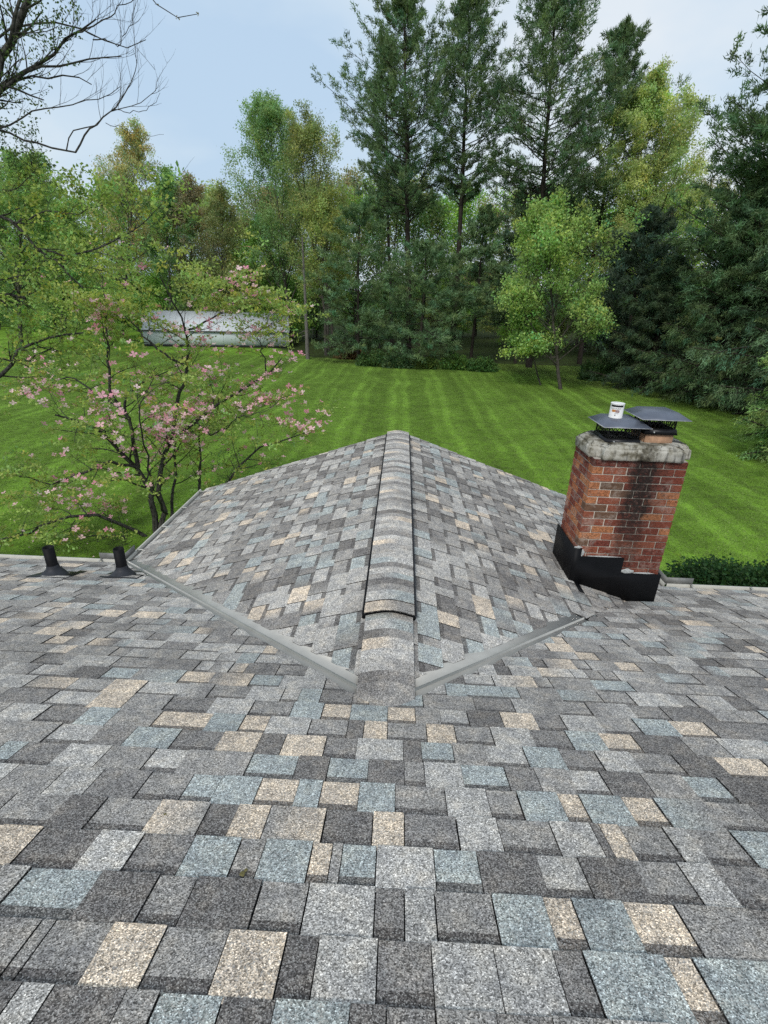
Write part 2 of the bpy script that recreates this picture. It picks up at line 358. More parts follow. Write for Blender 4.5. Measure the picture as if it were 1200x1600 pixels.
# ---------------------------------------------------------------- the house
Z0, PHI, YE = H-1.1197, 0.3302, 4.5916
XR, ZR, YW, OM, WH = -0.0136, H-1.7281, 6.8833, 0.3492, 2.7776
TP = math.tan(PHI); CP, SP = math.cos(PHI), math.sin(PHI)
WA = math.atan(OM); CW, SW = math.cos(WA), math.sin(WA)
YM = (Z0-ZR)/TP                              # where the wing's ridge dies into the main slope
ZE = Z0-TP*YE; ZWE = ZR-OM*WH
N0, EXPO = 0.5577, 0.143
def mainP(u, s, h=0.0):                      # u = x, s = distance down the slope from below the eye
    u = np.asarray(u, float); s = np.asarray(s, float)
    return np.stack([u+0*s, s*CP+h*SP, Z0-s*SP+h*CP], -1)
def wingP(side):
    def f(u, s, h=0.0):                      # u = y, s = distance down the slope from the ridge
        u = np.asarray(u, float); s = np.asarray(s, float)
        return np.stack([XR+side*(s*CW+h*SW), u+0*s, ZR-s*SW+h*CW], -1)
    return f
SM_APEX = YM/CP; SM_E = YE/CP
# valley lines as u(s)
def valley_main(side, s):                    # x of the valley on the main slope at s
    f = (s-SM_APEX)/(SM_E-SM_APEX); return XR+side*WH*f
SW_E = WH/CW
def valley_wing(s): return YM+(YE-YM)*s/SW_E  # y of the valley on a wing slope at s
def clip(poly, fn):
    """keep fn(p) >= 0"""
    out = []
    for i in range(len(poly)):
        p, q = poly[i], poly[(i+1) % len(poly)]; a_, b_ = fn(p), fn(q)
        if a_ >= 0: out.append(p)
        if (a_ >= 0) != (b_ >= 0):
            k = a_/(a_-b_); out.append((p[0]+(q[0]-p[0])*k, p[1]+(q[1]-p[1])*k))
    return out
PAL = {'D': (.178, .162, .150), 'M': (.325, .302, .277), 'L': (.475, .447, .410), 'B': (.375, .398, .382), 'T': (.63, .52, .405), 'G': (.245, .226, .210)}
def rcol(): return random.choices('DGMLBT', weights=(11, 15, 31, 25, 11, 7))[0]
def shade(c, v=.10): return np.array(PAL[c])*(1+random.uniform(-v, v))
def shingle(F, poly, s0, c1, c2, tooth, acc=None):
    """one shingle tab; poly in (u, s); s0 = upslope edge of its exposure"""
    if len(poly) < 3: return None
    us = [p[0] for p in poly]; u0, u1 = min(us), max(us)
    A = abs(sum(poly[i][0]*poly[(i+1) % len(poly)][1]-poly[(i+1) % len(poly)][0]*poly[i][1] for i in range(len(poly))))/2
    if A < 2e-4: return None
    lift = .0042 if tooth else 0.0; jig = random.uniform(0, .0014)
    def h(s): return .0012+lift+jig+.0064*max(0, (s-s0+.012))/EXPO
    def cc(p, k=1.0):
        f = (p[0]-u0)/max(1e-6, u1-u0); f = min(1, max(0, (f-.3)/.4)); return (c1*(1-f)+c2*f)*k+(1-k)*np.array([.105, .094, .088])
    own = acc is None
    if own: acc = Acc()
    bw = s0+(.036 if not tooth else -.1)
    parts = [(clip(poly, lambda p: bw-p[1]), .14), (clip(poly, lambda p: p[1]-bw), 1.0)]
    for pl, k in parts:
        if len(pl) < 3: continue
        if k == 1.0 and not tooth and len(pl) == 4:
            pass
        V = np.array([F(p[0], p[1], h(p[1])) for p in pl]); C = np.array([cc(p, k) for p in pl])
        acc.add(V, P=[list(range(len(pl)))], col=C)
    n = len(poly)
    top = np.array([F(p[0], p[1], h(p[1])) for p in poly]); bot = np.array([F(p[0], p[1], -.003) for p in poly])
    acc.add(np.vstack([top, bot]), Q=[[i, (i+1) % n, n+(i+1) % n, n+i] for i in range(n)], col=np.array([.035, .033, .032]))
    return (acc, V.mean(0)) if own else None

house = tag(empty('house', (0, 3, 0)), 'shingled house roof under the camera with a wing ridge running out over the lawn', 'house')
HO = np.array(house.location)
def hobj(acc, name, m, parent=None, smooth=False):
    """a house piece whose vertices are in world space"""
    p = parent or house
    base = HO if p is house else HO+np.array(p.location)
    me = acc.mesh(name, m, smooth, base); return link(name, me, p)
# roof decks (solid slabs just under the shingles)
def slab(F, poly, th=.02, top=-.0035):
    a = Acc(); n = len(poly); T_ = [F(u, s, top) for u, s in poly]; B_ = [F(u, s, top-th) for u, s in poly]
    a.add(np.vstack([T_, B_]), P=[list(range(n)), list(range(2*n-1, n-1, -1))]+[[i, n+i, n+(i+1) % n, (i+1) % n] for i in range(n)]); return a
SRID = -0.85/CP
main_roof = hobj(slab(mainP, [(-9, SRID), (9, SRID), (9, SM_E), (XR+WH, SM_E), (XR, SM_APEX), (XR-WH, SM_E), (-9, SM_E)]), 'main_roof', M_DECK)
def backP(u, s, h=0.0): return np.array([u, -.85-s*CP-h*SP, Z0+.85*TP-s*SP+h*CP])
hobj(slab(backP, [(-9, 0), (9, 0), (9, 5.2), (-9, 5.2)]), 'rear_roof', simple('rear_shingles', (.12, .118, .118), .95, .1, 0, .4, 8))
wr = {}
for side, nm in ((-1, 'wing_roof'), (1, 'wing_roof')):
    wr[side] = hobj(slab(wingP(side), [(YM, 0), (YW, 0), (YW, SW_E), (YE, SW_E)]), nm, M_DECK)

# --- tabs of the main slope. Nearest courses follow the photograph (px of each joint : colour, t = raised tab)
ROWS = {
 0: '-10 Mb 15 Mb 117 T 212 Mb 322 T 426 Db 482 L 587 Gb 680 L 790 L 895 Gb 950 B 1095 Tb 1145 B 1290',
 -1: '-60 L 0 D 130 M 190 Bb 305 Db 400 B 535 D 600 Gb 690 M 800 Gb 900 M 1010 L 1120 Db 1230',
 1: '-20 Bb 105 D 205 Mb 272 D 385 Mb 467 L 583 Gb 632 L 685 Mb 785 B 875 Tb 925 B 1015 Tb 1105 M 1240',
 2: '-60 T 10 Db 110 L 185 Gb 272 B 352 Mb 395 B 475 Tb 510 M 527 Bb 585 L 683 Bb 757 D 860 Lb 932 D 1025 Mb 1105 L 1165 Gb 1260',
 3: '-30 Mb 62 D 125 Mb 218 TM 302 Db 350 T 405 MT 500 Db 580 T 632 Gb 720 L 790 Mb 880 L 950 D 965 T 1000 Mb 1075 L 1115 Mb 1190 B 1260',
 4: '-20 M 62 L 125 G 205 Mb 275 Bb 325 B 392 Tb 455 B 495 Tb 557 B 617 Mb 700 L 770 Mb 822 B 892 Tb 928 B 1000 Tb 1055 BM 1140 Mb 1220',
 5: '0 Gb 70 L 140 M 215 Lb 270 M 378 Bb 455 D 508 Bb 573 D 632 Mb 665 L 727 Bb 800 G 850 M 905 Lb 960 D 1030 M 1100 Bb 1160 D 1230',
 6: '-20 M 60 Lb 130 G 185 B 260 Gb 332 T 395 D 435 T 503 Gb 554 L 630 D 660 Bb 712 M 765 Lb 830 B 890 Gb 950 L 1010 Mb 1080 D 1150 Tb 1230',
 7: '-20 L 45 Gb 110 B 160 M 230 Tb 315 B 368 Tb 410 L 478 Mb 540 D 566 T 605 Mb 668 T 715 Mb 775 L 840 Gb 900 B 955 Tb 1010 D 1090 M 1150 L 1230',
 8: '-20 G 60 Lb 130 T 185 M 250 Gb 320 L 385 Mb 450 B 500 Tb 545 B 605 Tb 650 M 690 Lb 735 D 790 T 845 Gb 890 L 950 Mb 1010 B 1070 Tb 1130 G 1220'}
cells = []                                   # (F, poly, s0, c1, c2, tooth)
def add_main(u0, u1, s0, c1, c2, tooth):
    gap = random.choice((.0010, .0010, .0012, .0022))
    u0 += gap; u1 -= gap; s1 = s0+EXPO
    if s1 > SM_E+.03: s1 = SM_E+.03
    P0 = [(u0, s0-.012), (u1, s0-.012), (u1, s1), (u0, s1)]
    jobs = []
    if s1 <= SM_APEX-.02: jobs = [P0]
    else:
        for side in (-1, 1):
            def off(p):   # distance outside the valley, metal shows for 6 cm except in the closed right end
                k = .044 if (side < 0 or p[1] < 3.42) else .004
                return side*(p[0]-valley_main(side, max(p[1], SM_APEX-.3)))-k*1.25
            q = clip(P0, off)
            q = clip(q, lambda p: side*(p[0]-XR)) if q else q
            if len(q) >= 3: jobs.append(q)
    for q in jobs: cells.append((mainP, q, s0, c1, c2, tooth))
for r_ in range(-4, 31):
    s0 = N0+r_*EXPO
    if s0 > SM_E-.02: break
    y0, z0 = s0*CP, Z0-s0*SP
    u = -min(6.6, 1.9+1.05*s0)-random.uniform(0, .3); lim = min(6.6, 1.9+1.05*s0)
    spec = []
    if r_ in ROWS:
        tk = ROWS[r_].split(); xs_ = [solve_x(float(v), y0, z0) for v in tk[0::2]]; cs = tk[1::2]
        spec = list(zip(xs_[:-1], xs_[1:], cs))
    def fill(a0, b0):
        u = a0; tooth = random.random() < .42
        while u < b0-.03:
            w = random.choice((.10, .13, .16, .17, .20, .22, .24)) if tooth else random.choice((.08, .12, .15, .18, .20))
            if b0-(u+w) < .06: w = b0-u
            c1 = rcol(); c2 = c1 if random.random() < .6 else rcol()
            add_main(u, min(u+w, b0), s0, shade(c1), shade(c2), tooth); u += w; tooth = (not tooth) if random.random() < .8 else False
    if spec:
        fill(-lim, spec[0][0])
        for a0, b0, cde in spec:
            cols = cde.rstrip('b'); c1 = shade(cols[0], .07); c2 = c1 if len(cols) < 2 else shade(cols[1], .07)
            add_main(a0, b0, s0, c1, c2, not cde.endswith('b'))
        fill(spec[-1][1], lim)
    else: fill(-lim, lim)
M_LICHEN = simple('lichen', (.16, .14, .06), .95, .1, 0, .5, 200)
def lichen(px, py, r0_):
    d = RT*(px-600)/FPX-UPV*(py-800)/FPX+FW; P = EYE+d*(Z0-H)/(d[2]+TP*d[1]); sP = P[1]/CP; a = Acc(); n_ = 11
    V = [mainP(P[0]+r0_*math.cos(k*6.283/n_)*random.uniform(.6, 1.2), sP+r0_*math.sin(k*6.283/n_)*random.uniform(.6, 1.2), .010) for k in range(n_)]+[mainP(P[0], sP, .0135)]
    a.add(V, T=[[k, (k+1) % n_, n_] for k in range(n_)]); hobj(a, 'lichen_spot', M_LICHEN, main_roof)
lichen(378, 1371, .010); lichen(384, 1365, .006); lichen(258, 1277, .006)
# chimney footprint
CHX0, CHX1, CHY0, CHY1 = 1.575, 2.335, 3.95, 4.43
for side in (-1, 1):
    F = wingP(side); r_ = 0
    while True:
        s0 = .03+r_*EXPO
        if s0 > SW_E-.02: break
        s1 = min(s0+EXPO, SW_E+.03); u = valley_wing(s0)-random.uniform(0, .2); tooth = random.random() < .42
        while u < YW+.02:
            w = random.choice((.10, .13, .16, .17, .20, .22, .24)) if tooth else random.choice((.08, .12, .15, .18, .20))
            u1 = min(u+w, YW+.02); c1 = rcol(); c2 = c1 if random.random() < .65 else rcol()
            q = [(u+.0012, s0-.012), (u1-.0012, s0-.012), (u1-.0012, s1), (u+.0012, s1)]
            def off(p):
                k = .090 if (side < 0 or p[1] < 1.54) else .004
                return p[0]-valley_wing(p[1])-k
            q = clip(q, off)
            if len(q) >= 3: cells.append((F, q, s0, shade(c1), shade(c2), tooth))
            u = u1; tooth = not tooth
            if u >= YW+.019: break
        r_ += 1
def seen_area(c):
    pts = []
    for p in c[1]:
        w = c[0](p[0], p[1], 0.0)
        if (w-EYE)@FW < .1: return 0
        pts.append(pix(w))
    A = abs(sum(pts[i][0]*pts[(i+1) % len(pts)][1]-pts[(i+1) % len(pts)][0]*pts[i][1] for i in range(len(pts))))/2
    cx = sum(p[0] for p in pts)/len(pts); cy = sum(p[1] for p in pts)/len(pts)
    return A if (-20 < cx < 1220 and cy < 1620) else 0
order = sorted(range(len(cells)), key=lambda i: -seen_area(cells[i]))
pieces = set(order[:290])
rest = {id(main_roof): Acc(), id(wr[-1]): Acc(), id(wr[1]): Acc()}
restall = Acc()
for i, c_ in enumerate(cells):
    par = main_roof
    if c_[0] is not mainP: par = wr[-1] if c_[1][0] and c_[0](0, 1, 0)[0] < XR else wr[1]
    if i in pieces:
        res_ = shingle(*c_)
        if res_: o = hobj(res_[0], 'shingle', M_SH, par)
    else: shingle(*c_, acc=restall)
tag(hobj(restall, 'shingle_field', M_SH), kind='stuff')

# --- valley metal, ridge caps, ridge vent
def valley(side, sA, sB):
    """bent strip: flange on the main slope, raised crimp, flange on the wing slope"""
    a = Acc(); secs = []
    for f in (0, 1):
        s = sA+(sB-sA)*f; x = valley_main(side, s); y = s*CP; z = Z0-s*SP
        d = norm(mainP(valley_main(side, SM_E), SM_E)-mainP(XR, SM_APEX))
        nm = np.array([0, SP, CP]); nw = np.array([side*SW, 0, CW])
        tm = norm(np.cross(nm, d)); tm = tm if tm[0]*side > 0 else -tm     # away from the wing, in the main plane
        tw = norm(np.cross(nw, d)); tw = tw if tw[0]*side < 0 else -tw     # up the wing slope
        c0 = np.array([x, y, z]); up = norm(nm+nw)
        secs.append([c0+tm*.07-nm*.0012, c0+tm*.014-nm*.0005, c0+tm*.005+up*.026, c0-tm*.003+up*.027, c0+tw*.010+nw*.002, c0+tw*.125-nw*.0012,
                     c0+tw*.125-nw*.003, c0+tm*.07-nm*.003])
    V = np.array(secs).reshape(-1, 3); n = 8
    a.add(V, Q=[[i, (i+1) % n, n+(i+1) % n, n+i] for i in range(n)], P=[list(range(n))[::-1], list(range(n, 2*n))])
    return hobj(a, 'valley_flashing', M_VALLEY)
valley(-1, SM_APEX+.085, SM_E+.05); valley(1, SM_APEX+.085, 3.46)

def cap(y0, y1, zoff, half, slope_k, bands, parent, flip, th=.005):
    """arched ridge cap; bands = list of (colour left, colour right) along its length"""
    a = Acc(); nx = 13; nb = len(bands); ys_ = []
    for k in range(nb): ys_ += [y0+(y1-y0)*k/nb, y0+(y1-y0)*(k+1)/nb]
    xs_ = np.linspace(-half, half, nx)
    def z(x, y):
        f = (y-y0)/(y1-y0); lift = th*(1-f) if not flip else th*f
        return ZR+zoff+lift-slope_k*(math.sqrt(x*x+.075**2)-.075)
    for k in range(nb):
        yy0, yy1 = ys_[2*k], ys_[2*k+1]; cA, cB = bands[k]; V = []; C = []
        for yv in (yy0, yy1):
            for x in xs_:
                V.append((XR+x, yv+.018*math.cos(x/half*1.5)*0, z(x, yv))); f = (x/half+1)/2; f = min(1, max(0, (f-.3)/.4)); C.append(cA*(1-f)+cB*f)
        a.add(V, Q=[[i, i+1, nx+i+1, nx+i] for i in range(nx-1)], col=np.array(C))
    # edges
    for yv in (y0, y1):
        V = [(XR+x, yv, z(x, yv)) for x in xs_]+[(XR+x, yv, z(x, yv)-.007) for x in xs_]
        a.add(V, Q=[[i, i+1, nx+i+1, nx+i] for i in range(nx-1)], col=np.array([.03, .028, .028]))
    for x in (-half, half):
        a.add([(XR+x, y0, z(x, y0)), (XR+x, y1, z(x, y1)), (XR+x, y1, z(x, y1)-.012), (XR+x, y0, z(x, y0)-.012)], Q=[[0, 1, 2, 3]], col=np.array([.03, .028, .028]))
    return hobj(a, 'ridge_cap', M_SH, parent, True)
ridge_base = Acc(); box(ridge_base, (XR, (YM+YW)/2+.05, ZR-.022), (.07, YW-YM-.1, .02))
ridge = hobj(ridge_base, 'ridge', M_DECK)
def B2(a_, b_=None): return (shade(a_), shade(b_ or a_))
front = [[B2('M'), B2('G', 'M')], [B2('D', 'G'), B2('L', 'M')], [B2('L'), B2('T', 'L')], [B2('D', 'M'), B2('L', 'B')], [B2('B', 'L'), B2('M', 'D')]]
VY0 = 2.50
yc = YM+.02-.06; k = 0
fl_ = (VY0+.1-yc)/len(front)
for bnd in front:
    cap(yc, yc+fl_+.01, .010, .140, OM*1.02, bnd, ridge, True, .006); yc += fl_; k += 1
# the vent: black baffled body under its own caps
VY1 = YW-.12; a = Acc()
prof = [(-.164, -.046), (-.160, -.014), (-.145, -.012), (0, .020), (.145, -.012), (.152, -.014), (.155, -.044), (.150, -.052), (0, -.01), (-.150, -.052)]
n = len(prof); V = [(XR+x, y, ZR+z+.010) for y in (VY0, VY1) for x, z in prof]
a.add(V, Q=[[i, (i+1) % n, n+(i+1) % n, n+i] for i in range(n)], P=[list(range(n))[::-1], list(range(n, 2*n))])
vent = hobj(a, 'ridge_vent', M_BLACK)
a = Acc(); y = VY0+.004
while y < VY1:
    for s_ in (-1, 1): box(a, (XR+s_*.155, y, ZR-.018), (.012, .0035, .026), np.array(Matrix.Rotation(s_*.3, 3, 'Y')), (1, 1, 1))
    y += .0125
tag(hobj(a, 'vent_fin', M_BOOT, vent), kind='stuff')
yc = VY0-.030; k = 0
seq = ['TM', 'LB', 'LB', 'G', 'M', 'D', 'MB', 'L', 'G', 'BL', 'L', 'ML', 'M', 'TL', 'L', 'G', 'M', 'L', 'ML', 'LT', 'M', 'D', 'L', 'LM', 'M', 'G', 'L', 'M', 'TM', 'L', 'M', 'G', 'L']
lens = [.115, .115]+[.143]*40; i = 0
while yc < VY1-.05:
    c1 = seq[(2*i) % len(seq)] if i > 1 else seq[i]; c2 = seq[(2*i+1) % len(seq)]
    L_ = min(lens[i], VY1+.01-yc)
    bn = [B2(c1[0], c1[-1])] if i < 2 else [B2(c1[0], c1[-1]), B2(c2[0], c2[-1])]
    cap(yc, yc+L_+.006, .0425 if i < 2 else .041, .148, OM*.86, bn, ridge, i >= 2, .007 if i < 2 else .004)
    yc += L_; i += 1
cap(VY1, YW+.03, .004, .14, OM, [B2('L'), B2('T', 'L')], ridge, True)

# --- gutters with hangers, fascia, walls, splash guards
def gutter(p0, p1, out, name='gutter'):
    """open trough; out = horizontal unit vector away from the house"""
    p0, p1, out = map(np.array, (p0, p1, out)); a = Acc(); up = np.array([0, 0, 1.])
    pr = [(0, 0), (0, -.09), (.075, -.09), (.11, -.035), (.11, 0), (.122, 0), (.122, .004), (.104, .004), (.104, -.033), (.073, -.084), (.005, -.084), (.005, 0)]
    n = len(pr); V = [p+out*q[0]+up*q[1] for p in (p0, p1) for q in pr]
    a.add(V, Q=[[i, (i+1) % n, n+(i+1) % n, n+i] for i in range(n)]); g = hobj(a, name, M_GUTTER)
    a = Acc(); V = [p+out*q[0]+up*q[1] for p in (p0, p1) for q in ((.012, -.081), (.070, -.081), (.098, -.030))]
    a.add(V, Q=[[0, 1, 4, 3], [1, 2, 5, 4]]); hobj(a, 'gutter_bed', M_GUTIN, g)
    L = np.linalg.norm(p1-p0); d = (p1-p0)/L; s = .25
    while s < L-.05:
        a = Acc(); q = p0+d*s; bar(a, q+up*.006-out*.02, q+out*.115+up*.007, .022, .003); hobj(a, 'gutter_hanger', M_GUTTER, g); s += .62
    return g
zg = ZE-.022; zg2 = ZWE-.022
gutter((-9, YE+.005, zg), (XR-WH-.13, YE+.005, zg), (0, 1, 0))
gutter((XR+WH+.13, YE+.005, zg), (9, YE+.005, zg), (0, 1, 0))
gutter((XR-WH-.005, YE+.12, zg2), (XR-WH-.005, YW+.02, zg2), (-1, 0, 0))
gutter((XR+WH+.005, YE+.12, zg2), (XR+WH+.005, YW+.02, zg2), (1, 0, 0))
for s_ in (-1, 1):                           # splash guards where two gutters meet
    a = Acc(); x = XR+s_*(WH+.12)
    bar(a, (x+s_*.28, YE+.125, zg+.03), (x, YE+.125, zg+.03), .003, .09, (0, 0, 1)); bar(a, (x, YE+.125, zg+.03), (x, YE+.34, zg+.03), .003, .09, (0, 0, 1))
    hobj(a, 'splash_guard', M_WEATHERED)
a = Acc()
for s_ in (-1, 1):
    box(a, (s_*(WH+.0+(9-WH)/2)+XR*1, YE-.012, ZE-.10), (9-WH, .02, .16)); box(a, (XR+s_*(WH-.012), (YE+YW)/2+.01, ZWE-.10), (.02, YW-YE, .16))
hobj(a, 'fascia', M_GUTTER)
for s_ in (-1, 1):
    a = Acc(); F = wingP(s_); bar(a, F(YW+.0, .02, -.075), F(YW+.0, SW_E+.02, -.075), .03, .10); hobj(a, 'rake_board', M_GUTTER)
a = Acc(); wz = ZE-.12
box(a, (0, 2.1-3, wz/2), (17, 4.4+6, wz-.0)); hobj(a, 'wall', M_SIDING)
a = Acc(); xw = WH-.4
V = [(XR-xw, 4.0, 0), (XR+xw, 4.0, 0), (XR+xw, YW-.3, 0), (XR-xw, YW-.3, 0), (XR-xw, 4.0, wz), (XR+xw, 4.0, wz), (XR+xw, YW-.3, wz), (XR-xw, YW-.3, wz), (XR, 4.0, ZR-.1), (XR, YW-.3, ZR-.1)]
a.add(V, P=[[0, 1, 5, 8, 4], [2, 3, 7, 9, 6], [1, 2, 6, 5], [3, 0, 4, 7], [5, 6, 9, 8], [7, 4, 8, 9]]); hobj(a, 'wall', M_SIDING)
a = Acc()                                    # clapboards
z = .25
while z < wz-.1:
    for s_ in (-1, 1): box(a, (XR+s_*(xw+.006), (4.2+YW-.3)/2, z), (.012, YW-.3-4.2, .012)); box(a, (s_*(xw+(8.5-xw)/2), 4.206-.9+.0, z), (8.5-xw, .012, .012))
    box(a, (XR, YW-.294, z), (2*xw, .012, .012)); z += .11
tag(hobj(a, 'clapboard_edge', M_SIDING), kind='stuff')

# ---------------------------------------------------------------- chimney
ZCB, ZCT = H-2.62, H-1.155
ch = tag(empty('chimney', (CHX0, CHY0, ZCB)), 'red brick chimney with a soot streak and a stepped black flashing at its foot', 'chimney')
CO = np.array(ch.location)
def cobj(acc, name, m, parent=None, smooth=False):
    p = parent or ch; base = CO if p is ch else CO+np.array(p.location)
    return link(name, acc.mesh(name, m, smooth, base), p)
cw, cdp = CHX1-CHX0, CHY1-CHY0
a = Acc(); box(a, ((CHX0+CHX1)/2, (CHY0+CHY1)/2, (ZCB+ZCT)/2-.1), (cw-.024, cdp-.022, ZCT-ZCB+.2)); cobj(a, 'mortar', M_MORTAR)
HB = .0655; BL = cw/4+.0                     # stretcher pitch, 4 to the front
def brick_mesh(nm, lx, ly, lz):
    bm = bmesh.new(); bmesh.ops.create_cube(bm, size=1); bmesh.ops.scale(bm, vec=(lx, ly, lz), verts=bm.verts)
    bmesh.ops.bevel(bm, geom=bm.edges[:], offset=.0025, segments=1, affect='EDGES')
    me = bpy.data.meshes.new(nm); bm.to_mesh(me); bm.free(); me.materials.append(M_BR); return me
BD = .09
bms = {('x', 1): brick_mesh('brick', BL-.010, BD, HB-.010), ('x', .5): brick_mesh('brick', BL/2-.010, BD, HB-.010)}
sl = cdp-BD                                   # side faces between the front and back bricks
def get_b(key, *dim):
    if key not in bms: bms[key] = brick_mesh('brick', *dim)
    return bms[key]
MAP = ['KKKKK', 'ORKKR', 'RRKR', 'OBKKR', 'OBKO', 'ORKRO', 'BRKR', 'RBKOR', 'RRKR', 'ROKRO', 'ORKR', 'BKRRK', 'RRRK', 'RRKKK', 'RRKK', 'RRKRK', 'RRRR', 'RRRRR', 'RRRR', 'RRRRR', 'RRRR', 'RRRRR', 'RRRR']
MM = {'R': M_BR, 'O': M_BO, 'B': M_BB, 'K': M_BK}
def put(me, x, y, z, m):
    o = bpy.data.objects.new('brick', me); o.parent = ch
    o.location = (x-CO[0]+random.uniform(-.0012, .0012), y-CO[1], z-CO[2]+random.uniform(-.0008, .0008)); o.rotation_euler = (0, random.uniform(-.006, .006), 0)
    COL.objects.link(o); o.material_slots[0].link = 'OBJECT'; o.material_slots[0].material = m
nrow = int((ZCT-ZCB)/HB)+1
for r_ in range(nrow):
    z = ZCT-HB*(r_+.5)
    if r_ % 2 == 0: spans = [(0, 1)]*4
    else: spans = [(0, .5), (0, 1), (0, 1), (0, 1), (0, .5)]
    for fy, yb in ((0, CHY0+BD/2+.002), (1, CHY1-BD/2-.002)):
        x = CHX0
        for i, (_, w) in enumerate(spans):
            row = MAP[min(r_, len(MAP)-1)]; code = row[min(i, len(row)-1)] if fy == 0 else random.choice('RRROK')
            put(bms[('x', w)], x+BL*w/2, yb, z, MM[code]); x += BL*w
    # side faces: headers/stretchers between
    pat = [sl*.5, sl*.5] if r_ % 2 else [sl*.22, sl*.52, sl*.26]
    y = CHY0+BD-.0 if True else 0
    y = CHY0+BD/1.0
    for w in pat:
        w2 = w*(sl-BD)/sl
        for fx in (CHX0+BD/2+.004, CHX1-BD/2-.004):
            put(get_b(('y', round(w2, 4)), BD, w2-.010, HB-.010), fx, y+w2/2, z, MM[random.choice('RRROOKB') if r_ > 2 else random.choice('KOK')])
        y += w2
# crown with rounded corners
bm = bmesh.new(); bmesh.ops.create_cube(bm, size=1)
bmesh.ops.scale(bm, vec=(cw+.05, cdp+.05, .092), verts=bm.verts)
bmesh.ops.bevel(bm, geom=[e_ for e_ in bm.edges if abs(e_.verts[0].co.z-e_.verts[1].co.z) > .05], offset=.085, segments=5, affect='EDGES')
top = [f for f in bm.faces if f.normal.z > .9]
r_ = bmesh.ops.inset_region(bm, faces=top, thickness=.055, depth=0.0)
for f in top:
    for v in f.verts: v.co.z += .028
bmesh.ops.bevel(bm, geom=[e_ for e_ in bm.edges if e_.verts[0].co.z > .03 and e_.verts[1].co.z > .03 and min(e_.verts[0].co.z, e_.verts[1].co.z) < .06], offset=.014, segments=2, affect='EDGES')
bmesh.ops.subdivide_edges(bm, edges=bm.edges[:], cuts=3, use_grid_fill=True)
for v in bm.verts:
    p = v.co*14; v.co += Vector((math.sin(p.y*1.7+p.z*3), math.sin(p.x*1.3+p.z*2), .7*math.sin(p.x*.9+p.y*1.4)))*.004
me = bpy.data.meshes.new('crown'); bm.to_mesh(me); bm.free(); me.materials.append(M_CROWN)
for p in me.polygons: p.use_smooth = True
crown = link('crown', me, ch, ((cw)/2, cdp/2, ZCT+.046-ZCB))
ZCR = ZCT+.092+.024

